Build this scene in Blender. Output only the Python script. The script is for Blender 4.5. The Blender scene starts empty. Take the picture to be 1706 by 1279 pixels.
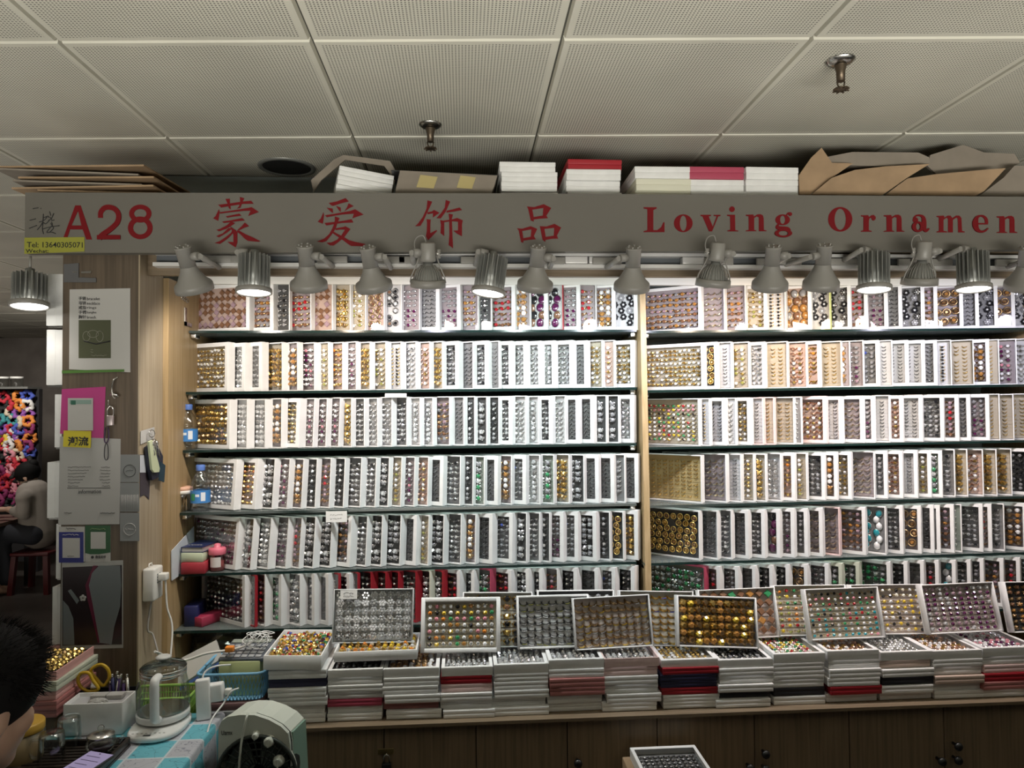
import bpy, bmesh, math, random
from math import sin, cos, pi, radians, atan2, sqrt
from mathutils import Vector, Matrix, Euler
from mathutils.geometry import tessellate_polygon
V = Vector
rnd = random.Random(7)
SC = bpy.context.scene
COL = SC.collection

# ---------------------------------------------------------------- camera, exposure, world
F_PX, CX, CY = 1200.0, 853.0, 639.5
YAW, PITCH, ROLL = radians(3.9), radians(1.5), radians(0.5)
CAM = V((0, 0, 1.6))
FW = V((sin(YAW)*cos(PITCH), cos(YAW)*cos(PITCH), sin(PITCH)))
_R = V((cos(YAW), -sin(YAW), 0)); _U = _R.cross(FW)
RT = _R*cos(ROLL) - _U*sin(ROLL); UP = _U*cos(ROLL) + _R*sin(ROLL)
cam_data = bpy.data.cameras.new('camera'); cam = bpy.data.objects.new('camera', cam_data)
COL.objects.link(cam); SC.camera = cam
cam_data.sensor_width = 36; cam_data.lens = F_PX/1706*36; cam_data.clip_start = 0.02; cam_data.clip_end = 60
cam.matrix_world = Matrix(((RT.x, UP.x, -FW.x, 0), (RT.y, UP.y, -FW.y, 0), (RT.z, UP.z, -FW.z, 1.6), (0, 0, 0, 1)))
SC.view_settings.view_transform = 'Standard'; SC.view_settings.look = 'None'
SC.view_settings.gamma = 1; SC.view_settings.use_curve_mapping = False
SC.view_settings.exposure = 0.0
world = bpy.data.worlds.new('mall_ambient'); SC.world = world; world.use_nodes = True
world.node_tree.nodes['Background'].inputs[0].default_value = (1.0, 0.94, 0.80, 1)
world.node_tree.nodes['Background'].inputs[1].default_value = 0.035

# track lamps of the stall: (kind, top px, bottom px, light colour, watts)
WARM, NEUT, COOL, LAV, GRN = (1, .80, .62), (1, .93, .86), (.84, .94, 1), (.84, .82, 1), (.84, 1, .95)
LAMPS = [('cone', (304, 411), (325, 484), NEUT, 1.0), ('fin', (424, 424), (423, 489), NEUT, 1.7),
         ('cone', (508, 409), (515, 480), WARM, .85), ('cone', (612, 412), (624, 481), NEUT, .9),
         ('cage', (713, 404), (713, 478), LAV, 1.0), ('fin', (822, 427), (813, 490), GRN, 1.4),
         ('cone', (897, 411), (891, 480), GRN, 1.1), ('cone', (1056, 412), (1052, 482), COOL, 1.1),
         ('cage', (1197, 404), (1187, 477), LAV, 1.4), ('cone', (1289, 410), (1282, 480), WARM, 1.3),
         ('cone', (1374, 408), (1367, 479), WARM, 1.25), ('fin', (1456, 422), (1456, 484), LAV, 1.6),
         ('cage', (1540, 402), (1531, 474), NEUT, 1.4), ('fin', (1620, 420), (1622, 483), WARM, 1.6),
         ('cone', (1712, 412), (1705, 478), LAV, 1.5), ('fin', (50, 455), (49, 512), NEUT, 0.15)]
LAMP_W = 7.2

# added fill: unseen area light shining up at the ceiling, no counter there
al = bpy.data.lights.new('ceiling_fill', 'AREA'); al.shape = 'RECTANGLE'; al.size = 6; al.size_y = 1.1; al.energy = 10; al.color = (1, .96, .86)
alo = bpy.data.objects.new('ceiling_fill', al); COL.objects.link(alo); alo.location = (.9, .45, .88); alo.rotation_euler = (radians(180), 0, 0)
al3 = bpy.data.lights.new('front_uplight_fill', 'AREA'); al3.shape = 'RECTANGLE'; al3.size = 6; al3.size_y = .5; al3.energy = 34; al3.color = (1, .965, .87); al3.spread = radians(66)
alo3 = bpy.data.objects.new('front_uplight_fill', al3); COL.objects.link(alo3); alo3.location = (.9, -1.0, .85); alo3.rotation_euler = (radians(90+35), 0, 0)  # added uplight for the ceiling above the sign, no fitting there
al2 = bpy.data.lights.new('corridor_fill', 'AREA'); al2.shape = 'RECTANGLE'; al2.size = 3.0; al2.size_y = 4.0; al2.energy = 40; al2.color = (1, .93, .82)
alo2 = bpy.data.objects.new('corridor_fill', al2); COL.objects.link(alo2); alo2.location = (-4.3, 3.5, .06); alo2.rotation_euler = (radians(180), 0, 0)  # added fill at floor level to brighten the corridor, no counter there

def ray(x, y): return FW + RT*((x-CX)/F_PX) - UP*((y-CY)/F_PX)
def PY(x, y, Y):
    d = ray(x, y); return CAM + d*(Y/d.y)
def PZ(x, y, Z):
    d = ray(x, y); return CAM + d*((Z-1.6)/d.z)
def PX(x, y, X):
    d = ray(x, y); return CAM + d*(X/d.x)

# ---------------------------------------------------------------- materials
def mat(name, col, rough=.5, metal=0, spec=.5, emit=None, estr=0):
    m = bpy.data.materials.get(name)
    if m: return m
    m = bpy.data.materials.new(name); m.use_nodes = True
    b = m.node_tree.nodes['Principled BSDF']
    b.inputs['Base Color'].default_value = (*col, 1); b.inputs['Roughness'].default_value = rough
    b.inputs['Metallic'].default_value = metal; b.inputs['Specular IOR Level'].default_value = spec
    if emit:
        b.inputs['Emission Color'].default_value = (*emit, 1); b.inputs['Emission Strength'].default_value = estr
    return m
def speckle(m, scale, amount, stretch=(1, 1, 1), bump=0, detail=3):
    """multiply the base colour by noise; optional bump"""
    nt = m.node_tree; b = nt.nodes['Principled BSDF']; col = tuple(b.inputs['Base Color'].default_value)
    tc = nt.nodes.new('ShaderNodeTexCoord'); mp = nt.nodes.new('ShaderNodeMapping'); mp.inputs['Scale'].default_value = stretch
    n = nt.nodes.new('ShaderNodeTexNoise'); n.inputs['Scale'].default_value = scale; n.inputs['Detail'].default_value = detail
    r = nt.nodes.new('ShaderNodeValToRGB'); r.color_ramp.elements[0].position = .3; r.color_ramp.elements[1].position = .7
    d = [c*(1-amount) for c in col[:3]]; u = [min(1, c*(1+amount*.5)) for c in col[:3]]
    r.color_ramp.elements[0].color = (*d, 1); r.color_ramp.elements[1].color = (*u, 1)
    L = nt.links.new
    L(tc.outputs['Object'], mp.inputs['Vector']); L(mp.outputs[0], n.inputs['Vector']); L(n.outputs['Fac'], r.inputs[0]); L(r.outputs[0], b.inputs['Base Color'])
    if bump:
        bp = nt.nodes.new('ShaderNodeBump'); bp.inputs['Strength'].default_value = bump; bp.inputs['Distance'].default_value = .002
        L(n.outputs['Fac'], bp.inputs['Height']); L(bp.outputs[0], b.inputs['Normal'])
    return m
def wood(name, c1, c2, axis=2, rough=.45):
    m = bpy.data.materials.get(name)
    if m: return m
    m = mat(name, c1, rough); nt = m.node_tree; b = nt.nodes['Principled BSDF']; L = nt.links.new
    tc = nt.nodes.new('ShaderNodeTexCoord'); mp = nt.nodes.new('ShaderNodeMapping')
    s = [26, 26, 26]; s[axis] = .9; mp.inputs['Scale'].default_value = s
    n = nt.nodes.new('ShaderNodeTexNoise'); n.inputs['Scale'].default_value = 4; n.inputs['Detail'].default_value = 5; n.inputs['Distortion'].default_value = .4
    r = nt.nodes.new('ShaderNodeValToRGB'); e = r.color_ramp.elements
    e[0].position = .34; e[0].color = (*c2, 1); e[1].position = .62; e[1].color = (*c1, 1)
    L(tc.outputs['Object'], mp.inputs[0]); L(mp.outputs[0], n.inputs['Vector']); L(n.outputs['Fac'], r.inputs[0]); L(r.outputs[0], b.inputs['Base Color'])
    return m
def clear(name, tint=(1, 1, 1), gloss=.07, rough=.03, sheen=0, sheencol=(.3, .35, .34), gmax=.6):
    """thin clear sheet: lets light through, keeps its reflections"""
    m = bpy.data.materials.get(name)
    if m: return m
    m = bpy.data.materials.new(name); m.use_nodes = True; nt = m.node_tree; nt.nodes.clear(); L = nt.links.new
    o = nt.nodes.new('ShaderNodeOutputMaterial'); mx = nt.nodes.new('ShaderNodeMixShader')
    t = nt.nodes.new('ShaderNodeBsdfTransparent'); t.inputs[0].default_value = (*tint, 1)
    g = nt.nodes.new('ShaderNodeBsdfGlossy'); g.inputs['Roughness'].default_value = rough
    lw = nt.nodes.new('ShaderNodeLayerWeight'); lw.inputs[0].default_value = .25
    mr = nt.nodes.new('ShaderNodeMapRange'); mr.inputs[3].default_value = gloss; mr.inputs[4].default_value = gmax
    L(lw.outputs['Fresnel'], mr.inputs[0]); L(mr.outputs[0], mx.inputs[0]); L(t.outputs[0], mx.inputs[1]); L(g.outputs[0], mx.inputs[2]); L(mx.outputs[0], o.inputs[0])
    if sheen:  # diffuse share imitates reflected light on the glass underside
        d = nt.nodes.new('ShaderNodeBsdfTranslucent'); d2 = nt.nodes.new('ShaderNodeBsdfDiffuse'); ad = nt.nodes.new('ShaderNodeMixShader'); m3 = nt.nodes.new('ShaderNodeMixShader')
        for q in (d, d2): q.inputs[0].default_value = (*sheencol, 1)
        m3.inputs[0].default_value = sheen; L(d.outputs[0], ad.inputs[1]); L(d2.outputs[0], ad.inputs[2]); L(mx.outputs[0], m3.inputs[1]); L(ad.outputs[0], m3.inputs[2]); L(m3.outputs[0], o.inputs[0])
    return m

M_WHITE = speckle(mat('white_card', (.80, .80, .79), .5), 30, .05)
M_WHITE2 = mat('white_plastic', (.78, .77, .73), .35)
M_LAMP = mat('lamp_enamel', (.25, .24, .22), .4)
M_GREYMETAL = mat('grey_cast_metal', (.26, .265, .25), .42, .5)
M_DARK = mat('dark_plastic', (.025, .025, .028), .4)
M_BLACK = mat('black', (.012, .012, .013), .5)
M_STEEL = mat('steel', (.62, .61, .58), .25, 1)
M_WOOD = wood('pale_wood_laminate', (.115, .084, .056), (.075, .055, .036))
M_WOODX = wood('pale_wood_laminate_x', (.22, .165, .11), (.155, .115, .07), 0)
M_WOODLIT = wood('lit_side_wood', (.40, .33, .235), (.32, .255, .17))  # paler laminate copy: lamplight on the pillar's inner side put into the colour
M_WOODO = wood('orange_wood_edge', (.46, .33, .18), (.36, .25, .12))
M_CAB = wood('cabinet_laminate', (.26, .19, .12), (.18, .13, .08))
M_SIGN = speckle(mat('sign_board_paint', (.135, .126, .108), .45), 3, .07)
M_RED = mat('red_vinyl', (.15, .004, .007), .6, spec=.2)
M_CLEAR = clear('clear_window', (1, 1, 1), .03, .03, gmax=.22)
M_GLASS = clear('shelf_glass', (.80, .90, .87), .06, .03, .30, (.5, .56, .55))  # its diffuse share brightens the shelf underside in place of reflections
M_GLASSEDGE = mat('glass_edge', (.010, .025, .022), .15)
M_JAR = clear('clear_glass', (.95, .97, .96), .10, .02)
M_CARDB = speckle(mat('cardboard', (.36, .245, .145), .8), 12, .2)
M_CARDG = speckle(mat('grey_cardboard', (.25, .215, .175), .8), 10, .15)
M_BACK = mat('dark_back_panel', (.32, .36, .35), .6)
PAL = {'white': M_WHITE, 'red': mat('red_card', (.34, .014, .024), .45), 'navy': mat('navy_card', (.022, .022, .06), .5),
       'pink': mat('pink_card', (.66, .36, .34), .5), 'rose': mat('rose_card', (.42, .17, .16), .5), 'black': mat('black_card', (.02, .02, .025), .5),
       'ivory': mat('ivory_card', (.72, .71, .58), .5), 'lime': mat('lime_card', (.62, .66, .24), .5), 'beige': mat('beige_card', (.58, .45, .38), .5),
       'cherry': mat('cherry_card', (.42, .06, .11), .5), 'blush': mat('blush_card', (.80, .60, .58), .5), 'sage': mat('sage_card', (.55, .58, .47), .5)}

# ---------------------------------------------------------------- mesh builder
class MB:
    def __init__(s): s.bm = bmesh.new(); s.mats = []
    def mi(s, m):
        if m not in s.mats: s.mats.append(m)
        return s.mats.index(m)
    def face(s, pts, m, smooth=False):
        f = s.bm.faces.new([s.bm.verts.new(p) for p in pts]); f.material_index = s.mi(m); f.smooth = smooth; return f
    def grid(s, rows, m, closed=True, smooth=True, cap0=False, cap1=False):
        """rows: list of rings (lists of points)"""
        k = s.mi(m); vr = [[s.bm.verts.new(p) for p in r] for r in rows]; n = len(rows[0])
        for a, b in zip(vr, vr[1:]):
            for i in range(n if closed else n-1):
                j = (i+1) % n
                f = s.bm.faces.new((a[i], a[j], b[j], b[i])); f.material_index = k; f.smooth = smooth
        if cap0: f = s.bm.faces.new(vr[0][::-1]); f.material_index = k
        if cap1: f = s.bm.faces.new(vr[-1]); f.material_index = k
        return s
    def hexa(s, p, m):
        """p: 8 points, bottom loop 0-3, top loop 4-7"""
        k = s.mi(m); v = [s.bm.verts.new(q) for q in p]
        for ids in ((3, 2, 1, 0), (4, 5, 6, 7), (0, 1, 5, 4), (1, 2, 6, 5), (2, 3, 7, 6), (3, 0, 4, 7)):
            f = s.bm.faces.new([v[i] for i in ids]); f.material_index = k
        return s
    def box(s, a, b, m, M=None):
        x0, y0, z0 = a; x1, y1, z1 = b
        p = [V(q) for q in ((x0, y0, z0), (x1, y0, z0), (x1, y1, z0), (x0, y1, z0), (x0, y0, z1), (x1, y0, z1), (x1, y1, z1), (x0, y1, z1))]
        if M: p = [M @ q for q in p]
        return s.hexa(p, m)
    def rbox(s, a, b, m, r=.004, seg=3, M=None):
        """box with rounded edges"""
        t = bmesh.new(); bmesh.ops.create_cube(t, size=1)
        A, B = V(a), V(b)
        for v in t.verts: v.co = V([(A[i]+B[i])/2 + v.co[i]*(B[i]-A[i]) for i in range(3)])
        bmesh.ops.bevel(t, geom=list(t.edges), offset=min(r, min(abs(B[i]-A[i]) for i in range(3))*.49), segments=seg, affect='EDGES', profile=.5)
        return s.add(t, m, M)
    def add(s, t, m, M=None, smooth=True):
        k = s.mi(m); mp = {}
        for v in t.verts: mp[v] = s.bm.verts.new(M @ v.co if M else v.co)
        for f in t.faces:
            g = s.bm.faces.new([mp[v] for v in f.verts]); g.material_index = k; g.smooth = smooth
        t.free(); return s
    def sphere(s, c, r, m, u=12, v=8, scale=(1, 1, 1), M=None):
        t = bmesh.new(); bmesh.ops.create_uvsphere(t, u_segments=u, v_segments=v, radius=r)
        T = Matrix.Translation(c) @ Matrix.Diagonal((*scale, 1))
        return s.add(t, m, (M @ T) if M else T)
    def lathe(s, prof, m, n=24, M=None, smooth=True, cap0=True, cap1=True):
        """prof: (r, z) pairs"""
        M = M or Matrix()
        rows = [[M @ V((r*cos(2*pi*i/n), r*sin(2*pi*i/n), z)) for i in range(n)] for r, z in prof]
        return s.grid(rows, m, True, smooth, cap0, cap1)
    def cyl(s, p0, p1, r, m, n=12, r1=None):
        p0, p1 = V(p0), V(p1); d = p1-p0
        M = Matrix.Translation(p0) @ d.to_track_quat('Z', 'Y').to_matrix().to_4x4()
        return s.lathe([(r, 0), (r if r1 is None else r1, d.length)], m, n, M)
    def tube(s, pts, r, m, n=6, closed=False):
        pts = [V(p) for p in pts]; rows = []; k = len(pts); up = V((0, 0, 1))
        for i, p in enumerate(pts):
            a = pts[(i-1) % k] if closed or i else pts[0]; b = pts[(i+1) % k] if closed or i < k-1 else pts[-1]
            t = (b-a).normalized() if (b-a).length > 1e-9 else V((0, 0, 1))
            x = t.cross(up)
            if x.length < 1e-3: x = t.cross(V((0, 1, 0)))
            x.normalize(); y = x.cross(t); up = y if abs(y.dot(t)) < .9 else up
            rr = r[i] if isinstance(r, (list, tuple)) else r
            rows.append([p + x*rr*cos(2*pi*j/n) + y*rr*sin(2*pi*j/n) for j in range(n)])
        if closed: rows.append(rows[0])
        return s.grid(rows, m, True, True, not closed, not closed)
    def prism(s, loops, m, d, fn=None):
        """loops of 2-D points (outer, holes); fn maps (x, y) to a 3-D point; d: extrusion vector"""
        fn = fn or (lambda x, y: V((x, y, 0))); k = s.mi(m); d = V(d)
        flat = [p for lp in loops for p in lp]
        tri = tessellate_polygon([[V((p[0], p[1], 0)) for p in lp] for lp in loops])
        A = [s.bm.verts.new(fn(*p)) for p in flat]; B = [s.bm.verts.new(fn(*p)+d) for p in flat]
        for t in tri:
            for W in (A, B):
                try:
                    f = s.bm.faces.new([W[i] for i in t]); f.material_index = k
                except ValueError: pass
        o = 0
        for lp in loops:
            n = len(lp)
            for i in range(n):
                j = (i+1) % n
                f = s.bm.faces.new((A[o+i], A[o+j], B[o+j], B[o+i])); f.material_index = k
            o += n
        return s
    def mesh(s, name):
        bmesh.ops.recalc_face_normals(s.bm, faces=s.bm.faces)
        me = bpy.data.meshes.new(name); s.bm.to_mesh(me); s.bm.free()
        for m in s.mats: me.materials.append(m)
        return me
    def build(s, name, parent=None, world=False):
        if world and parent is not None:
            Mi = parent.matrix_basis.inverted()
            bmesh.ops.transform(s.bm, matrix=Mi, verts=s.bm.verts)
        return link(name, s.mesh(name), parent)
def link(name, me, parent=None):
    o = bpy.data.objects.new(name, me); COL.objects.link(o)
    if parent is not None: o.parent = parent
    return o
def tag(o, label=None, cat=None, group=None, kind=None):
    if label: o['label'] = label
    if cat: o['category'] = cat
    if group: o['group'] = group
    if kind: o['kind'] = kind
    return o
def thing(name, label, cat, loc=(0, 0, 0), rot=(0, 0, 0), group=None):
    o = bpy.data.objects.new(name, None); COL.objects.link(o); o.empty_display_size = .02
    o.location = loc; o.rotation_euler = rot
    o.matrix_basis = Matrix.Translation(V(loc)) @ Euler(rot).to_matrix().to_4x4()
    return tag(o, label, cat, group)
def struct(name, mb):
    return tag(mb.build(name), kind='structure')
def copy_thing(root, M=None, label=None, group=None):
    c = root.copy(); COL.objects.link(c)
    if M is not None: c.matrix_basis = M
    if label: c['label'] = label
    if group: c['group'] = group
    for ch in kids(root):
        d = ch.copy(); COL.objects.link(d); d.parent = c
        for g in kids(ch):
            e = g.copy(); COL.objects.link(e); e.parent = d
    return c
_kids = {}
def kids(o): return [x for x in o.children]
def bez(p, n=20):
    """Catmull-Rom through points"""
    p = [V(q) for q in p]; out = []
    for i in range(len(p)-1):
        a = p[i-1] if i else p[0]*2-p[1]; b, c = p[i], p[i+1]; d = p[i+2] if i+2 < len(p) else p[-1]*2-p[-2]
        for k in range(n):
            t = k/n
            out.append(.5*((2*b) + (c-a)*t + (2*a-5*b+4*c-d)*t*t + (3*b-a-3*c+d)*t**3))
    return out + [p[-1]]
def rotz(a): return Matrix.Rotation(a, 4, 'Z')
def text_mesh(txt, size, m, name, bold=0):
    cu = bpy.data.curves.new(name, 'FONT'); cu.body = txt; cu.size = size; cu.extrude = .0003; cu.offset = bold; cu.resolution_u = 2
    o = bpy.data.objects.new(name, cu); COL.objects.link(o)
    bpy.context.view_layer.update()
    me = bpy.data.meshes.new_from_object(o.evaluated_get(bpy.context.evaluated_depsgraph_get()))
    bpy.data.objects.remove(o); bpy.data.curves.remove(cu)
    me.materials.clear(); me.materials.append(m)
    return me
def put_text(txt, name, parent, m, M, height, width=None, bold=0):
    """text with its lower-left corner at M's origin, reading along M's x, up M's z, facing M's -y"""
    me = text_mesh(txt, 1, m, name, bold)
    xs = [v.co.x for v in me.vertices]; ys = [v.co.y for v in me.vertices]
    if not xs: return None
    x0, x1, y0, y1 = min(xs), max(xs), min(ys), max(ys)
    sy = height/(y1-y0); sx = (width/(x1-x0)) if width else sy
    for v in me.vertices: v.co = M @ V(((v.co.x-x0)*sx, -.0006-v.co.z, (v.co.y-y0)*sy))
    me.name = name
    if parent is not None: me.transform(parent.matrix_basis.inverted())
    return link(name, me, parent)
ORD = 'first second third fourth fifth sixth seventh eighth ninth tenth eleventh twelfth thirteenth fourteenth fifteenth sixteenth seventeenth eighteenth nineteenth twentieth twenty-first twenty-second twenty-third twenty-fourth twenty-fifth twenty-sixth twenty-seventh twenty-eighth twenty-ninth thirtieth thirty-first thirty-second'.split()
# ---------------------------------------------------------------- ceiling, floor, walls
ZC = 2.466
def ceil_mat():
    m = speckle(mat('perforated_panel', (.66, .64, .55), .5), 2.2, .13, detail=6); nt = m.node_tree; L = nt.links.new
    b = nt.nodes['Principled BSDF']; src = b.inputs['Base Color'].links[0].from_socket
    tc = nt.nodes.new('ShaderNodeTexCoord'); sc = nt.nodes.new('ShaderNodeVectorMath'); sc.operation = 'SCALE'; sc.inputs['Scale'].default_value = 1/.0082
    fr = nt.nodes.new('ShaderNodeVectorMath'); fr.operation = 'FRACTION'
    sb = nt.nodes.new('ShaderNodeVectorMath'); sb.operation = 'SUBTRACT'; sb.inputs[1].default_value = (.5, .5, 0)
    ml = nt.nodes.new('ShaderNodeVectorMath'); ml.operation = 'MULTIPLY'; ml.inputs[1].default_value = (1, 1, 0)
    ln = nt.nodes.new('ShaderNodeVectorMath'); ln.operation = 'LENGTH'
    lt = nt.nodes.new('ShaderNodeMapRange'); lt.inputs[1].default_value = .20; lt.inputs[2].default_value = .34
    mx = nt.nodes.new('ShaderNodeMix'); mx.data_type = 'RGBA'; mx.inputs[6].default_value = (.13, .125, .105, 1)
    L(tc.outputs['Object'], sc.inputs[0]); L(sc.outputs[0], fr.inputs[0]); L(fr.outputs[0], sb.inputs[0]); L(sb.outputs[0], ml.inputs[0]); L(ml.outputs[0], ln.inputs[0])
    L(ln.outputs['Value'], lt.inputs[0]); L(lt.outputs[0], mx.inputs[0]); L(src, mx.inputs[7]); L(mx.outputs[2], b.inputs['Base Color'])
    return m
M_PERF = ceil_mat(); M_PLAIN = speckle(mat('panel_border', (.66, .64, .55), .5), 2.2, .13, detail=6)
M_GAP = mat('ceiling_gap', (.10, .10, .085), .8)
c = MB(); O = V((.243, 1.686)); A = V((.598, -.0365)); B = V((.003, .62))
for i in range(-10, 9):
    for j in range(-7, 14):
        q = [O + A*(i+u) + B*(j+w) for u, w in ((0, 0), (1, 0), (1, 1), (0, 1))]
        ce = (q[0]+q[2])/2
        def ins(d): return [ce + (p-ce)*(1-d/.3) for p in q]
        o0, o1, o2 = ins(.0022), ins(.006), ins(.020)
        P3 = lambda p, z: V((p.x, p.y, z))
        for k in range(4):
            l = (k+1) % 4
            c.face([P3(o0[k], ZC+.012), P3(o0[l], ZC+.012), P3(o1[l], ZC), P3(o1[k], ZC)], M_PLAIN)
            c.face([P3(o1[k], ZC), P3(o1[l], ZC), P3(o2[l], ZC), P3(o2[k], ZC)], M_PLAIN)
        c.face([P3(p, ZC) for p in o2], M_PERF)
c.box((-6.2, -3, ZC+.012), (5.8, 10.4, ZC+.05), M_GAP)
struct('ceiling', c)
M_FLOOR = speckle(mat('dark_floor_tile', (.060, .052, .047), .35), 4, .3)
struct('floor', MB().box((-6.2, -3, -.06), (5.8, 10.4, 0), M_FLOOR))
M_FAR = speckle(mat('far_wall', (.34, .30, .27), .7), 3, .3)
struct('wall_far', MB().box((-6.2, 9.4, 0), (-1.24, 9.5, ZC), M_FAR))
struct('wall_left', MB().box((-6.2, -1, 0), (-6.1, 9.4, ZC), M_FAR))
# display back wall of the stall with the dark space above the header
struct('wall_back', MB().box((-1.2, 2.76, 0), (2.6, 2.80, ZC-.004), M_BACK))

# ---------------------------------------------------------------- stall shell
# end pillar: front board, and inner side in a paler copy with lamplight in its colour
XI = PY(232, 700, 2.15).x
XL = PY(103, 700, 2.15).x
pil = MB(); pil.box((XL, 2.15, 0), (XI-.004, 2.312, 2.05), M_WOOD); pil.box((XI-.0039, 2.15, 0), (XI, 2.312, 2.05), M_WOODLIT)
struct('trim_1', pil)
# side panel of the shelving (inner face carries the shelf brackets)
sp = thing('shelf_side_panel', 'pale wood side panel at the left end of the shelving', 'panel', (XI+.004, 2.53, 0))
MB().box((XI-.016, 2.315, 0), (XI+.016, 2.755, 2.0), M_WOODO).build('board', sp, True)
for k, (y0, y1) in enumerate(((2.40, 490), (2.40, 540))):
    pass
SHELF_PX = {'L': [(551, 549), (653, 645), (750, 738), (854, 838), (956, 935), (1051, 1030)],
            'R': [(551, 546), (650, 640), (745, 733), (842, 826), (938, 919), (1034, 1012)]}
def shelf_y(k): return 2.48 - .024*k
shelf_h = {}
names = ['top', 'second', 'third', 'fourth', 'fifth', 'lowest']
for bay, (xa, xb, xe) in (('L', (285, 1060, None)), ('R', (1074, 1706, 1748))):
    for k in range(6):
        ya, yb = SHELF_PX[bay][k]; Y = shelf_y(k)
        a, b = PY(xa, ya, Y), PY(xb, yb, Y)
        if bay == 'L':
            a.x = XI+.018
        if xe: b = a + (b-a)*((xe-xa)/(xb-xa))
        shelf_h[bay, k] = (a, b)
        s = thing('glass_shelf', f"dark-edged glass shelf, {names[k]} of six in the {'left' if bay == 'L' else 'right'} bay", 'shelf', (a+b)/2, group='glass shelves of the ring display')
        t = .008
        m = MB(); D = V((0, 2.752-Y, 0)); T = V((0, 0, t))
        m.hexa([a-T, b-T, b-T+D, a-T+D, a, b, b+D, a+D], M_GLASS); m.build('pane', s, True)
        e = MB(); d = V((0, .004, 0)); e.hexa([a-T-d, b-T-d, b-T, a-T, a-d, b-d, b, a], M_GLASSEDGE); e.build('front_edge', s, True)
        for q in ((a, b) if bay == 'L' else (a,)):
            sx = .018 if q is a else -.018
            bk = MB(); bk.rbox((min(q.x, q.x+sx), q.y+.01, q.z-t-.016), (max(q.x, q.x+sx), q.y+.05, q.z-t-.0005), M_STEEL, .003); bk.build('bracket', s, True)
def shelf_z(bay, k, x):
    a, b = shelf_h[bay, k]; return a.z + (b.z-a.z)*(x-a.x)/(b.x-a.x)
# partition between the bays, deeper towards its foot
pm = MB(); p0, p1 = PY(1066.5, 462, 2.50), PY(1080, 1000, 2.36); w = .010
pm.hexa([V((p1.x-w, 2.345, p1.z-.25)), V((p1.x+w, 2.345, p1.z-.25)), V((p1.x+w, 2.755, p1.z-.25)), V((p1.x-w, 2.755, p1.z-.25)),
         V((p0.x-w, 2.47, p0.z)), V((p0.x+w, 2.47, p0.z)), V((p0.x+w, 2.755, p0.z)), V((p0.x-w, 2.755, p0.z))], M_WOODO)
tag(pm.build('shelf_partition'), 'pale wood upright partition between the two bays of shelves', 'partition')
er = PY(1752, 800, 2.42).x; em = MB(); em.box((er, 2.30, 0), (er+.03, 2.755, 2.0), M_WOODO); struct('trim_2', em)
# header: beam, top board, underside
hz = lambda y, Y: PY(853, y, Y).z
hb = thing('header_beam', 'pale wood header beam running under the white sign board', 'beam', (.6, 2.3, 2.0))
MB().box((XI+.0005, 2.20, hz(460, 2.2)), (2.6, 2.222, hz(446, 2.2)+.06), M_WOODX).build('front_board', hb, True)
MB().box((XI+.017, 2.49, hz(474, 2.49)), (2.6, 2.51, hz(474, 2.49)+.10), M_WHITE2).build('back_board', hb, True)
MB().box((XL, 2.152, 2.20), (2.6, 2.755, 2.215), M_WOODX).build('top_board', hb, True)
MB().box((XL, 2.152, 2.051), (XI, 2.30, 2.199), M_WOODX).build('end_block', hb, True)
# light track
tz0, tz1 = hz(446, 2.17), hz(421, 2.17)
tr = thing('light_track', 'white metal lighting track with a dark slot under the sign', 'track', (.6, 2.17, tz0))
tm = MB(); x0, x1 = XI+.03, 2.6
M_TRACKW = mat('track_enamel', (.72, .71, .70), .3, .2)
tm.box((x0, 2.163, tz0), (x1, 2.199, tz0+.011), M_TRACKW); tm.box((x0, 2.163, tz1-.010), (x1, 2.199, tz1), M_TRACKW); tm.box((x0, 2.190, tz0+.011), (x1, 2.199, tz1-.010), mat('track_slot', (.10, .11, .12), .4))
tm.build('rail', tr, True)
for px in (960, 1000, 1155):
    a = PY(px, 433, 2.165); MB().rbox((a.x-.035, 2.160, tz0+.012), (a.x+.035, 2.189, tz1-.011), M_TRACKW, .003).build('joiner', tr, True)
# ---------------------------------------------------------------- ring cases
def gemm(n, c, r=.12): return mat('stone_'+n, c, r, 0, .8)
FOAM = {'cream': mat('foam_cream', (.42, .37, .29), .85), 'white': mat('foam_white', (.52, .52, .52), .85), 'grey': mat('foam_grey', (.20, .20, .20), .85),
        'gold': mat('foam_gold', (.44, .33, .15), .85), 'dark': mat('foam_dark', (.060, .060, .060), .85), 'blush': mat('foam_blush', (.46, .34, .29), .85), 'sage': mat('foam_sage', (.24, .28, .24), .85), 'mauve': mat('foam_mauve', (.29, .25, .255), .85)}
FOAM.update({'tcream': mat('tray_foam_cream', (.66, .61, .50), .85), 'twhite': mat('tray_foam_white', (.74, .74, .72), .85), 'tblush': mat('tray_foam_blush', (.68, .58, .52), .85)})
BAND = {'gold': mat('gold', (.80, .55, .18), .28, 1), 'silver': mat('silver', (.82, .82, .82), .22, 1), 'rose': mat('rose_gold', (.80, .50, .36), .28, 1),
        'gun': mat('gunmetal', (.20, .20, .20), .3, 1), 'bronze': mat('bronze', (.50, .34, .18), .32, 1), 'palegold': mat('pale_gold', (.84, .72, .46), .28, 1)}
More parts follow.
